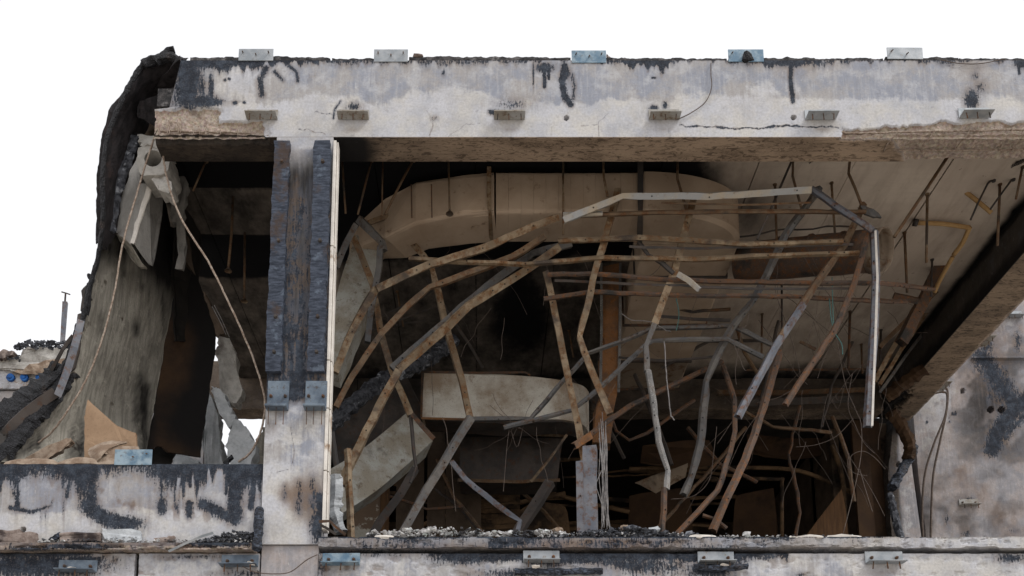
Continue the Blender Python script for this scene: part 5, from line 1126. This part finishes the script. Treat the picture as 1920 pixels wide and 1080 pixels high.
loose('bent_stud', uY([(1030,900),(1005,940),(975,985),(960,1012)], 2.6), 20, 'darksteel', 'fat blackened stud stump lying at the centre of the ledge')
loose('rod_hook', uY([(1063,815),(1030,862),(996,903)], 3.0), 5, 'tan', 'slender tan rod ending in a hook below the dark unit', 'rod', 'L')
RC = empty('rusted_post', (at(1145, 900, 3.2).x, 3.3, ZF), 'orange rusted post rising behind the frame in the centre of the opening', 'post')
flat_bar('post_web', [(1146,455,3.2),(1145,600,3.2),(1144,735,3.2),(1134,770,3.2),(1128,830,3.2)], 33, 'oldrust', RC, prof='B', dent=.006)
flat_bar('post_flange', [(1127,455,3.15),(1128,600,3.15),(1126,735,3.15)], 5, 'speck', RC, prof='L'); flat_bar('post_flange', [(1163,455,3.15),(1163,600,3.15),(1160,735,3.15)], 5, 'speck', RC, prof='L')
STB = empty('stub_post', at(1100, 1012, .6), 'short blue-grey steel stub post standing on the ledge rubble', 'post')
flat_bar('post_plate', [(1105,835,.6),(1106,920,.6),(1108,1012,.6)], 27, 'bluesteel', STB, prof='B'); flat_bar('post_plate', [(1086,864,.55),(1087,930,.55),(1089,1012,.55)], 13, 'bluesteel', STB, prof='C')
loose('bent_stud', uY([(1765,490),(1742,548),(1715,600),(1695,640)], 3.2), 22, 'rust', 'wide orange rusted stud piece at the right ends of the two lowest rails', prof='C')
loose('bent_stud', uY([(1676,556),(1705,562),(1722,566)], 3.0), 11, 'rust', 'short rusted stump pointing left below the orange piece')
for i, (p, w_) in enumerate(((uY([(1758,545),(1700,600),(1650,650)], 3.6), 9), (uY([(1712,590),(1670,660),(1640,715)], 4.2), 10), (uY([(1738,585),(1690,655),(1650,720)], 4.4), 8), (uY([(1866,470),(1780,562),(1700,665),(1650,735)], 4.9), 6))):
    loose('bent_stud', p, w_, ('brown', 'tan', 'tan', 'greysteel')[i], ('brown stud slanting down from the rail ends towards the dark corner', 'tan stud falling from the rusted stump into the dark corner', 'narrow tan stud parallel and right of the falling tan stud', 'thin grey rail running along the foot of the sooty side beam')[i])
loose('bent_stud', uY([(1304,750),(1260,780),(1215,812),(1180,826),(1155,808),(1142,772)], 3.6), 8, 'rust', 'dark rusty rail curling behind the frame right of the orange post', prof='V')

# sprinkler pipes
def pipe(pts, wpx, label, group='sprinkler pipes', mat='pipe', parent=None, name='sprinkler_pipe'):
    c = [at(*p) for p in pts]; o = tube(name, curve_pts(c, 3), wpx * .5 * mpp(*pts[0]), M[mat], parent, 10); return tag(o, label, 'pipe', group)
SPk = empty('sprinkler_pipe', at(1770, 480, 2.2), 'tan sprinkler pipe bent at a right angle under the ceiling near the side beam', 'pipe')
for pts, w_ in (([(1720,418,2.2),(1770,420,2.2),(1818,427,2.2)], 8.5), ([(1818,426,2.2),(1805,455,2.4),(1788,478,2.6)], 9), ([(1786,482,2.65),(1765,520,3.0),(1752,548,3.2)], 8)):
    tube('pipe_length', curve_pts([at(*p) for p in pts], 3), w_ * .5 * mpp(*pts[0]), M['pipe'], SPk, 10)
tube('pipe_cap', [at(1713,417,2.2), at(1720,418,2.2)], 6.5 * mpp(1713,417,2.2), M['darksteel'], SPk, 10)
pipe([(1790,345,1.7),(1825,371,1.7),(1859,399,1.7)], 8, 'open-ended tan pipe stub pointing up left below the beam')

# ================================================================== HANGER RODS
def rod(pts, wpx, label, mat='brown', top=True, cup=False):
    """pts (u, v) from the ceiling down; the first lies on the ceiling, the rest hang at that distance"""
    p0 = atz(pts[0][0], pts[0][1], ZC); Y = p0.y; P_ = [p0 + Vector((0, 0, .02))] + [at(u_, v_, Y) for (u_, v_) in pts[1:]]
    o = tube('hanger_rod', P_, wpx * .5 * mpp(pts[0][0], pts[0][1], Y), M[mat], None, 6); tag(o, label, 'rod', 'ceiling hanger rods')
    if cup:
        bm = bmesh.new(); q = P_[-1]; bmesh.ops.create_cone(bm, segments=9, radius1=.05, radius2=.012, depth=.05)
        for v_ in bm.verts: v_.co += q
        from_bm('rod_foot', bm, M['tan'], o)
    else:
        bm = bmesh.new(); bmesh.ops.create_cone(bm, segments=8, radius1=.024, radius2=.03, depth=.02, cap_ends=True)
        for v_ in bm.verts: v_.co += P_[0] - Vector((0, 0, .03))
        from_bm('anchor', bm, M[mat], o)
    return o
rod([(437,368),(434,440),(428,505)], 5, 'rod with a cup-shaped foot in the bay left of the column', cup=True)
rod([(459,436),(458,562)], 4.5, 'straight rod with a small foot, nearer the column in the left bay', cup=True)
rod([(387,302),(362,358)], 3.5, 'short slanting rod beneath the beam left of the column')
rod([(697,300),(671,402)], 4, 'slanting rod nearest the right side of the column'); rod([(718,298),(716,405)], 3, 'thin upright rod between the two slanting rods')
rod([(776,300),(752,342),(722,402)], 4.5, 'slanting rod meeting the clamp at the left end of the duct'); rod([(641,296),(648,400)], 4, 'rod hanging against the column beside its white strip')
rod([(841,300),(842,350),(843,398)], 4.5, 'rod in front of the duct ending in a rust-orange fan', 'tan', cup=True)
rod([(1056,298),(1056,440)], 4.5, 'straight rod crossing the middle of the duct', 'tan'); rod([(1131,298),(1132,332),(1139,368)], 4.5, 'bent rod above the kink of the pale rail', 'tan')
rod([(1271,298),(1270,335),(1278,362),(1288,398)], 5, 'bent rod before the rounded elbow of the duct', 'brown')
rod([(1491,289),(1455,370),(1420,448)], 5, 'long slanting rod left of the frame peak', 'darksteel'); rod([(1488,290),(1486,330),(1502,388)], 4.5, 'kinked rod reaching the frame peak')
rod([(1595,290),(1591,325),(1603,352),(1616,386)], 5, 'kinked rod holding the clamp plate above the hanging post', 'brown')
rod([(1784,286),(1740,350),(1677,444)], 7, 'thickest slanting rod, running down to the open round duct', 'brown')
rod([(1453,345),(1457,470)], 4.5, 'rod passing behind the rails left of the frame peak'); rod([(1559,342),(1566,446)], 4.5, 'upright rod between the frame peak and the clamp plate', 'tan')
rod([(1739,364),(1737,492)], 5, 'rod crossing behind the level tan sprinkler pipe', 'tan'); rod([(1696,436),(1701,548)], 5, 'rod just right of the open round duct')
rod([(1875,345),(1874,372),(1870,460)], 5, 'rod nearest the side beam with its foot over the dark face'); rod([(1918,312),(1905,373)], 4.5, 'rod at the extreme right frame edge under the beam')
rod([(1863,338),(1852,344),(1834,380),(1820,412)], 4, 'curled wire rod joining the corner of the sprinkler pipe', 'darksteel'); rod([(1900,336),(1880,360),(1857,392)], 4, 'curled rod touching the open pipe stub', 'darksteel')
rod([(745,546),(749,570),(756,612)], 4, 'short rod behind the diagonals left of centre'); rod([(1429,588),(1428,668)], 4, 'short rod beneath the lower rails, right of the dark duct end')
rod([(1466,530),(1466,616)], 4, 'rod hanging from behind the lowest rail near the drooping stud', 'darksteel'); rod([(1594,584),(1591,690)], 5, 'rod left of the blue hanging post', 'rust')
rod([(1615,645),(1617,700)], 4, 'short rod right beside the blue hanging post'); rod([(1652,618),(1650,676)], 4, 'rod right of the blue hanging post, low', 'darksteel')
rod([(1067,620),(1075,670)], 3.5, 'short rod beside the kinked tan stud at centre'); rod([(1748,486),(1746,556)], 4, 'dark rod beside the orange rusted piece', 'darksteel')
for i, (cu_, cv_) in enumerate(((1534, 297), (1914, 305))):
    A_ = atz(cu_ - 14, cv_ + 4, ZC - .02); C_ = atz(cu_ + 22, cv_ - 9, ZC - .02); pts_ = []
    for k in range(40): t = k / 39; c = A_.lerp(C_, min(1, t * 1.0)); pts_.append(c + Vector((0, math.sin(k * 1.5) * .06 * (1 - t) , math.cos(k * 1.5) * .012)))
    tag(tube('mesh_anchor', pts_, .006, M['darksteel'], None, 5), ('coiled wire anchor on the ceiling above the frame peak', 'coiled wire anchor on the ceiling at the right frame edge')[i], 'anchor', 'coiled wire anchors')

# ================================================================== WIRES AND CABLES
BW = empty('wire_bundle', at(1138, 985, .8), 'bundle of thin bare wires hanging right of the stub post', 'wires')
for k in range(13):
    u0 = 1122 + random.uniform(0, 16); u1 = 1128 + random.uniform(-2, 20)
    pts = [(u0, 770 + random.uniform(0, 60), 1.2)] + [(u0 + (u1 - u0) * t + random.uniform(-3, 3), 800 + t * 190, 1.0) for t in (.25, .5, .75)] + [(u1, 985 + random.uniform(0, 10), .8)]
    tube('wire_strand', curve_pts([at(*p) for p in pts], 5), .6 * mpp(1130, 900, 1), M['wire'], BW, 4)
for pts in ([(1118,915,1.0),(1128,945,1.0),(1134,975,.9)], [(1118,905,1.0),(1128,882,1.0)]): tube('wire_strand', curve_pts([at(*p) for p in pts], 5), .8 * mpp(1130, 900, 1), M['wire'], BW, 4)
wire('hanging_string', [(1245,640,1.5),(1249,700,1.5),(1251,725,1.5),(1256,765,1.5),(1258,780,1.5),(1265,788,1.5)], 2.4, 'wire', 'pale kinked string hanging in the middle of the frame', 'string', None, 4, .003)
wire('hanging_string', [(1165,588,1.6),(1185,600,1.6),(1222,604,1.6),(1246,618,1.6),(1258,622,1.6)], 1.4, 'wire', 'pale thread lying across the lower frame near the orange post', 'string', None, 4, .003)
for i, pts in enumerate(([(1555,560,1.3),(1559,600,1.3),(1566,625,1.3),(1578,645,1.3),(1580,665,1.3)], [(1560,520,1.3),(1562,590,1.3),(1564,618,1.3)], [(1268,560,1.6),(1273,590,1.6),(1268,620,1.6)])):
    wire('green_wire', pts, 1.8, 'tealwire', ('green wire dangling from the drooping rusty stud, longer of two', 'green wire dangling from the drooping rusty stud, shorter of two', 'short green wire hanging over the dark duct underside')[i], 'wire', 'green wires')
for i, pts in enumerate(([(1568,630,1.6),(1585,720,1.6),(1605,770,1.5),(1615,800,1.4),(1612,870,1.2),(1580,1005,.8)], [(1612,880,1.3),(1622,915,1.2),(1636,960,1.1)], [(1598,700,1.8),(1590,760,1.8),(1605,800,1.8),(1620,830,1.8),(1640,850,1.8)], [(1592,880,1.6),(1596,855,1.6),(1618,846,1.6),(1640,858,1.6),(1660,880,1.6)], [(1592,850,1.6),(1590,875,1.6),(1604,888,1.6),(1626,892,1.6)],
        [(1345,832,2.0),(1360,810,2.0),(1385,770,2.0),(1400,745,2.0)], [(1492,838,2.2),(1530,834,2.2),(1568,818,2.2),(1600,785,2.2)], [(1458,560,1.4),(1500,700,2),(1470,740,2),(1420,755,2)], [(1344,800,1.5),(1338,850,1.5),(1330,900,1.5),(1300,930,1.5),(1258,936,1.5)])):
    wire('thin_wire', pts, 1.2, 'cable', ('thin wire falling from the drooping stud to the ledge at right', 'thin wire branching right near the ledge', 'thin wire sagging behind the blue hanging post', 'thin wire loop, upper part, beside the pier', 'thin wire loop, lower part, beside the pier', 'thin wire curving before the dark back beam', 'tan wire sagging left below the back beam', 'thin wire hooked between two drooping studs', 'thin wire curving from the curved studs to the speckled stud')[i], 'wire', 'thin loose wires', 6)
for i, pts in enumerate(([(1750,738,6.7),(1768,735,6.7),(1776,742,6.7),(1772,780,6.7),(1752,830,6.75),(1734,890,6.8),(1729,960,6.8),(1731,1012,6.8)], [(1752,722,6.7),(1770,726,6.7),(1777,736,6.7),(1774,775,6.7),(1762,830,6.75),(1750,890,6.8),(1746,960,6.8),(1745,1012,6.8)])):
    wire('hanging_cable', pts, 4, 'cable', ('left one of two brown cables hanging against the scorched wing wall', 'right one of two brown cables hanging against the scorched wing wall')[i], 'cable', 'brown cables')
wire('beam_cord', [(1333,118,-.02),(1333,140,-.03),(1334,165,-.03),(1322,192,-.03),(1295,212,-.03),(1270,224,-.02)], 1.8, 'cable', 'thin dark cord hanging in a curve down the front beam to a bracket', 'cord')
wire('beam_cord', [(1762,112,-.02),(1800,119,-.02),(1840,119,-.02),(1885,110,-.02)], 1.6, 'cable', 'thin dark cord sagging along the top of the front beam at right', 'cord')
wire('thin_wire', [(455,1062,-.1),(480,1073,-.1),(515,1076,-.1),(545,1072,-.08),(575,1050,-.06),(595,1040,-.04)], 2, 'cable', 'dark wire looping under the foot of the column between two brackets', 'wire', 'thin loose wires')
tag(ragged_bar('burnt_pipe_end', [(1712,838,6.0),(1704,860,5.9),(1690,885,5.8),(1672,915,5.7)], .17, .17, 'char', None, 81, 6), 'charred open pipe end hooked beside the pale pier', 'pipe')
tag(ragged_bar('burnt_insulation', [(1672,770,5.6),(1690,800,5.7),(1706,835,5.8),(1704,862,5.85)], .2, .2, 'brownboard', None, 82, 8), 'brown crumpled insulation hanging beneath the end of the side beam', 'insulation')
tag(ragged_bar('burnt_insulation', [(1660,745,5.4),(1700,715,5.2),(1735,690,5.0)], .22, .2, 'brownboard', None, 83, 8), 'dark clotted insulation under the side beam corner', 'insulation')
tag(ragged_bar('cable_tuft', [(1668,925,5.6),(1676,960,5.6),(1688,1010,5.6)], .13, .1, 'darkrubble', None, 84, 8), 'dark matted cable tuft at the foot of the pier', 'cables')
for i, pts in enumerate(([(1345,735,6.2),(1500,735,6.2),(1640,730,6.2)], [(1380,757,6.1),(1500,752,6.1),(1600,748,6.1)], [(1400,694,5.8),(1530,693,5.8),(1675,692,5.8)])):
    loose('wall_rail', pts, (10, 14, 4)[i], ('brown', 'darksteel', 'rust')[i], ('brown rail fixed along the upper face of the back beam', 'black sagging rail along the middle of the back beam', 'thin rusty rod along the top of the back beam')[i], 'rail', 'L', 'rails on the back beam')
# dim pipes and panels of the room behind
for i, (pts, w_) in enumerate((([(1180,880,7.5),(1250,877,7.5),(1400,877,7.5),(1480,880,7.5),(1530,893,7.5),(1600,925,7.5)], 8), ([(1400,897,7.2),(1463,899,7.2),(1466,905,7.2),(1466,1010,7.2)], 7), ([(1180,880,7.8),(1280,890,7.8),(1345,900,7.8)], 11), ([(880,870,8),(1050,930,8),(1180,960,8)], 8), ([(780,990,7.5),(860,960,7.5),(960,945,7.5),(1060,925,7.5)], 9), ([(1560,835,7.2),(1580,900,7.2),(1584,1010,7.2)], 9))):
    pipe(pts, w_, ('dim tan pipe crossing the far room and dropping towards the right', 'dim pipe bending down at a right angle in the far room', 'dim broad strip below the crossing pipe in the far room', 'dim diagonal pipe behind the dark air unit', 'dim rising pipe left of centre in the far room', 'dim upright pipe near the right wall of the far room')[i], 'pipes in the far room', 'louver')
SH = empty('burnt_shelving', (at(1150, 950, 8.5).x, 8.6, ZF), 'dim rows of scorched shelving slats across the far room', 'shelving')
for k in range(14):
    a_ = random.uniform(700, 1150); b_ = a_ + random.uniform(150, 420); h_ = 862 + k * 10
    flat_bar('slat', [(a_, h_ + random.uniform(-8, 8), 8.5), ((a_ + b_) / 2, h_ + random.uniform(-6, 10), 8.5), (b_, h_ + random.uniform(-12, 12), 8.5)], random.uniform(3, 8), 'louver', SH, prof='F', dent=.01, twist=.4)
tag(shard('leaning_plywood', [(1504,1014,6.3),(1578,917,6.3),(1586,960,6.3),(1592,1014,6.3)], .03, 'orangewood', None, .1, 3, seed=91), 'triangular orange-brown plywood piece leaning low at the right of the opening', 'plywood')
tag(shard('hanging_sheet', [(1190,905,6.8),(1290,868,6.8),(1285,895,6.8),(1230,925,6.8)], .02, 'ductdark', None, .3, 4, seed=92), 'dim brown sheet scrap behind the speckled stud', 'sheet')

# ================================================================== RUBBLE ON THE LEDGES
def lump_obj(u_, v_, Y, ru, rv, mat, label, seed, group='rubble lumps on the ledge', name='rubble_lump', cat='rubble'):
    rs = random.Random(seed); c = at(u_, v_, Y); s = mpp(u_, v_, Y); bm = bmesh.new()
    tmp = [bm.verts.new(c + Vector((rs.uniform(-1, 1) * ru * s, rs.uniform(-.7, .7) * ru * s, rs.uniform(-1, 1) * rv * s))) for _ in range(18)]
    h = bmesh.ops.convex_hull(bm, input=tmp); bmesh.ops.delete(bm, geom=list({g for g in h['geom_interior'] + h['geom_unused'] if isinstance(g, bmesh.types.BMVert)}), context='VERTS')
    bmesh.ops.subdivide_edges(bm, edges=bm.edges[:], cuts=1)
    for v_2 in bm.verts: v_2.co += Vector([mnoise.noise(v_2.co * 30 + Vector((k * 9, 0, 0))) * .012 for k in range(3)])
    return tag(from_bm(name, bm, M[mat], None), label, cat, group)
for i, (a_, b_, c_, d_, m_, l_) in enumerate(((732,1001,12,5,'ash','pale ash lump at the left start of the ledge rubble'), (795,997,16,6,'ash','largest white lump near the foot of the long dark brace'), (1018,996,9,6,'ash','grey-white lump left of the stub post'), (1046,995,16,7,'torn','pinkish rounded lump touching the left of the stub post'), (1172,990,12,7,'torn','brown-pink lump right of the wire bundle'),
        (1190,990,9,7,'darkrubble','black lump beside the brown-pink one'), (1226,992,13,6,'chunkblue','pale broken lump beside the speckled stud'), (1398,1001,9,5,'ash','small white lump alone on the right half of the ledge'), (840,1000,9,5,'ash','greenish ash lump right of the largest white lump'), (905,1003,10,4,'ash','flat ash lump under the sagging blue-grey strip'))):
    lump_obj(a_, b_ + 2, .04, c_, d_ + 1, m_, l_, i + 3)
def scatter(name, n, ufun, vtop, size, mat, seed, label, Ys=(-.035, .05)):
    rs = random.Random(seed); sp = []
    for _ in range(n):
        uu = ufun(rs); yy = rs.uniform(*Ys); zz = vtop(uu); b = at(uu, 1008, yy); r_ = size[0] + (size[1] * 1.3 - size[0]) * rs.random()**2.6
        sp.append((uu, proj(b.x, yy, ZF + .035 + rs.uniform(0, zz))[1], yy, r_))
    o = rubble_heap(name, sp, mat, None, seed, .45); return tag(o, label, 'rubble', None, 'stuff')
scatter('ash_rubble', 620, lambda r: 690 + 370 * r.random(), lambda u_: .05 + .055 * math.exp(-((u_ - 820) / 90)**2) + .03 * math.exp(-((u_ - 1010) / 40)**2), (1.5, 6), 'ash', 11, 'pale ash and crumbs strewn along the ledge left of the stub post')
scatter('black_rubble', 420, lambda r: r.gauss(1175, 60), lambda u_: .045 + .06 * math.exp(-((u_ - 1170) / 60)**2), (2, 7), 'darkrubble', 12, 'black crumbs heaped on the ledge around the wire bundle')
scatter('ash_rubble', 160, lambda r: r.uniform(1040, 1290), lambda u_: .05, (1.5, 4), 'ash', 13, 'white crumbs among the black heap right of the stub post')
scatter('ash_rubble', 200, lambda r: r.uniform(1290, 1600), lambda u_: .012, (1.2, 3.5), 'ash', 14, 'thin line of white flakes on the right half of the ledge')
for i, (a_, b_) in enumerate(((1478, 1545), (1548, 1618), (1290, 1345), (700, 740))):
    tag(shard('ledge_flake', [(a_, 1009, -.04), (a_ + 4, 1004, -.04), (b_ - 3, 1004.5, -.04), (b_, 1009, -.04)], .2, 'white', None, .3, 5, seed=i + 50), ('white flake strip on the ledge, first right of the curved studs', 'white flake strip on the ledge with a blunt right end', 'white flake strip beside the speckled stud', 'white flake strip at the left start of the ledge')[i], 'flake', 'white flake strips')
# left ledge: blocks, tile, black heap, strip
for i, (a_, b_, t_, c_, m_, l_) in enumerate(((0, 68, 1001, 1019, 'brick', 'sooty brown block at the left frame edge on the lower ledge'), (112, 188, 1000, 1016, 'brick', 'long pinkish-brown block on the lower ledge'), (-30, 36, 994, 1003, 'brick', 'dark slab lying behind the block at the left frame edge'))):
    tag(shard('broken_block', [(a_, c_, -.05), (a_, t_, -.05), (b_, t_ - 2, -.05), (b_, c_ - 2, -.05)], .16, m_, None, .25, 6, bulge=.012, seed=i + 70), l_, 'block', 'blocks on the lower ledge')
tag(shard('broken_tile', [(191,990,-.02),(264,996,-.02),(266,1014,-.06),(206,1017,-.06),(194,1005,-.04)], .03, 'chunkblue', None, .4, 4, seed=76), 'pale broken tile leaning against the spandrel beam over white debris', 'tile')
tag(shard('charred_offcut', [(90,1012,-.05),(100,1004,-.05),(112,998,-.05),(116,1003,-.05),(104,1011,-.05)], .06, 'char', None, .4, 4, seed=77), 'small dark offcut between the two brown blocks', 'offcut')
tag(shard('charred_offcut', [(286,1016,-.06),(292,1008,-.05),(308,1007,-.05),(326,1004,-.05),(328,1014,-.06)], .08, 'brick', None, .5, 4, seed=78), 'small brown offcut right of the pale tile', 'offcut')
def scatterL(name, n, u0, u1, hz, size, mat, seed, label):
    rs = random.Random(seed); sp = []
    for _ in range(n):
        uu = rs.uniform(u0, u1); yy = rs.uniform(-.09, -.01); b = at(uu, 1016, yy); sp.append((uu, proj(b.x, yy, 4.955 + rs.uniform(0, hz(uu)))[1], yy, rs.uniform(*size)))
    return tag(rubble_heap(name, sp, mat, None, seed, .45), label, 'rubble', None, 'stuff')
scatterL('ash_rubble', 260, 70, 480, lambda u_: .03, (1.5, 4.5), 'ash', 21, 'pale crumbs strewn along the lower ledge at left')
scatterL('white_rubble', 70, 198, 262, lambda u_: .06, (2, 5), 'chunkblue', 22, 'white crumbs heaped on the pale broken tile')
scatterL('black_rubble', 330, 372, 478, lambda u_: .02 + .10 * sstep(370, 430, u_), (2, 5), 'darkrubble', 23, 'black charred flakes heaped on the lower ledge beside the column')
loose('metal_strip', [(316,1034,-.14),(345,1020,-.12),(380,1005,-.1),(400,999,-.08)], 5, 'galv', 'bent pale metal strip poking out over the lower ledge at left', 'strip', 'L')
tag(ragged_bar('charred_post', [(486,955,.0),(485,985,-.06),(481,1030,-.12)], .10, .09, 'char', None, 88, 6), 'charred black post stub standing against the left side of the column', 'post')
FT = empty('bent_bracket', at(640, 985, -.1), 'bent rusty bracket arm sticking out at the column foot', 'bracket')
flat_bar('arm', [(598,978,-.12),(618,977,-.14),(632,990,-.1),(648,1003,-.02)], 6, 'rust', FT, prof='L'); flat_bar('arm', [(600,984,-.06),(612,990,-.06),(630,1002,-.04)], 5, 'darksteel', FT, prof='L')
for i, (a_, b_, c_) in enumerate(((1005, 1062, .5), (1358, 1060, .4), (470, 1056, .4), (135, 1066, .3))):
    lump_obj(a_, b_, -.09, 9, 2.6, 'white', ('white plaster crumb on the second wall bracket right of the column', 'white plaster crumb on the third wall bracket right of the column', 'white plaster crumb on the wall bracket just left of the column', 'white crumb on the wall bracket at the lower left')[i], i + 90, 'crumbs on brackets', 'plaster_crumb', 'crumb')
tag(ragged_bar('charred_timber', [(965,1071,-.03),(1040,1072,-.03),(1130,1070,-.03)], .07, .06, 'char', None, 89, 10), 'charred timber strip fixed under the second wall bracket', 'timber')
tag(ragged_bar('charred_timber', [(1302,1062,-.07),(1350,1066,-.07),(1402,1062,-.07)], .06, .07, 'char', None, 90, 8), 'charred timber lump under the third wall bracket', 'timber')
# tar lump over the fourth upstand plate
lump_obj(1404, 103, -.03, 14, 12, 'tar', 'black tar lump stuck on the fourth roof-edge plate', 201, None, 'tar_lump', 'tar lump')
lump_obj(1142, 107, .05, 5, 7, 'brick', 'small brown crumb right of the third roof-edge plate', 202, None, 'roof_crumb', 'crumb'); lump_obj(782, 107, .05, 12, 4, 'brick', 'brown crumb right of the second roof-edge plate', 203, None, 'roof_crumb', 'crumb')

# ================================================================== A SECOND, DEEPER TANGLE OF STUDS
F2 = empty('burnt_stud_frame', at(1200, 900, 5), 'dim web of burnt studs tangled deeper in the room behind the main frame', 'metal frame')
for k, (pts, w_, m_) in enumerate((([(1190,700,4.6),(1230,790,4.4),(1260,870,4.2)], 8, 'darksteel'), ([(1395,770,4.5),(1450,800,4.6),(1560,812,4.8)], 7, 'brown'), ([(1380,610,4.0),(1395,660,4.2),(1420,700,4.3)], 7, 'brown'),
        ([(1460,600,4.2),(1440,690,4.4),(1425,760,4.6)], 7, 'darksteel'), ([(1240,690,4.6),(1330,640,4.4),(1440,640,4.2)], 6, 'darksteel'), ([(930,880,6.2),(1020,960,6.0),(1060,1005,6)], 8, 'brown'), ([(1060,700,5.2),(1120,760,5.2),(1170,860,5.2)], 7, 'darksteel'),
        ([(1500,760,4.8),(1480,850,4.8),(1500,960,4.6),(1490,1010,4.6)], 7, 'rust'), ([(1560,780,5.2),(1590,860,5.2),(1600,940,5.2)], 8, 'brown'), ([(1290,800,5.2),(1350,870,5.2),(1420,905,5.2)], 8, 'rust'), ([(1220,1000,4.6),(1290,930,4.8),(1360,850,4.8),(1400,800,4.8)], 7, 'brown'),
        ([(690,560,3.6),(745,610,3.8),(800,600,4.0)], 4, 'darksteel'), ([(800,520,3.0),(850,600,3.4),(905,690,3.8)], 5, 'darksteel'), ([(700,600,3.4),(790,560,3.4),(880,500,3.2)], 4, 'darksteel'), ([(640,640,3.2),(720,610,3.4),(830,570,3.4)], 3, 'darksteel'), ([(820,860,4.5),(850,930,4.6),(905,1000,4.6)], 7, 'brown'),
        ([(905,1000,4.8),(860,950,4.8),(800,905,4.8)], 6, 'darksteel'), ([(730,930,4.0),(800,955,4.2),(870,950,4.4)], 6, 'rust'), ([(1600,640,5.0),(1560,720,5.2),(1540,800,5.4)], 6, 'darksteel'), ([(1380,445,1.9),(1470,430,1.9),(1600,425,1.8)], 3, 'darksteel'), ([(1210,560,3.2),(1300,585,3.2),(1370,580,3.2)], 6, 'brown'))):
    flat_bar('stud', pts, w_, m_, F2, prof='V' if w_ > 5 else 'L', dent=.008)
rs = random.Random(77)
TW = empty('fallen_wires', at(1300, 700, 3.5), 'web of hair-thin burnt wires drooping through the whole opening', 'wires')
bmW = bmesh.new()
for k in range(95):
    u0 = rs.choice((rs.uniform(650, 1180), rs.uniform(1180, 1680), rs.uniform(1300, 1680))); v0 = rs.uniform(430, 840); Y0 = rs.uniform(1.0, 4.5); p0 = at(u0, v0, Y0)
    if p0.z > ZC - .05: continue
    L = rs.uniform(.3, 1.3); dx = rs.gauss(0, .45); sag = rs.uniform(.1, .8); pts = [p0 + Vector((dx * t, rs.gauss(0, .03), -L * t * (.3 + .7 * t) * (1 if rs.random() < .97 else .4) - sag * t * (1 - t))) + Vector((rs.gauss(0, .012), 0, 0)) for t in (0, .2, .4, .6, .8, 1)]
    pts = [p for p in pts if p.z > ZF + .02]
    if len(pts) < 3: continue
    c = curve_pts(pts, 4); r_ = rs.uniform(.0018, .004); rings = []
    for i, p in enumerate(c):
        t = (c[min(i + 1, len(c) - 1)] - c[max(i - 1, 0)]).normalized(); s_ = t.cross(Vector((0, 1, .01))).normalized(); d_ = t.cross(s_); rings.append([bmW.verts.new(p + s_ * math.cos(a_) * r_ + d_ * math.sin(a_) * r_) for a_ in (0, 2.1, 4.2)])
    for a_, b_ in zip(rings[:-1], rings[1:]):
        for j in range(3): bmW.faces.new((a_[j], a_[(j+1)%3], b_[(j+1)%3], b_[j]))
o = from_bm('wire_web', bmW, M['cable'], TW); o['kind'] = 'stuff'

for i, (pts, y_, m_, l_) in enumerate((([(1205,835),(1330,825),(1345,872),(1290,880),(1200,868)], 6.9, 'brownboard', 'dim brown sheet sagging behind the speckled stud'), ([(1400,815),(1560,806),(1570,850),(1480,862),(1405,850)], 7.6, 'brownboard', 'dim brown slab just below the back beam at right'),
        ([(1380,930),(1450,915),(1458,1012),(1372,1012)], 7.9, 'brownboard', 'dim upright board between the rusty curved studs'), ([(1180,930),(1290,915),(1300,1012),(1176,1012)], 8.0, 'brownboard', 'dim wide board behind the speckled stud at ledge height'), ([(900,1012),(1000,940),(1060,950),(1070,1012)], 7.0, 'louver', 'dim sloping board heap at the centre of the far room'))):
    tag(shard('scorched_board', [(a_, b_, y_ + .1 * j) for j, (a_, b_) in enumerate(pts)], .04, m_, None, .5, 5, seed=140 + i), l_, 'board', 'boards in the far room')
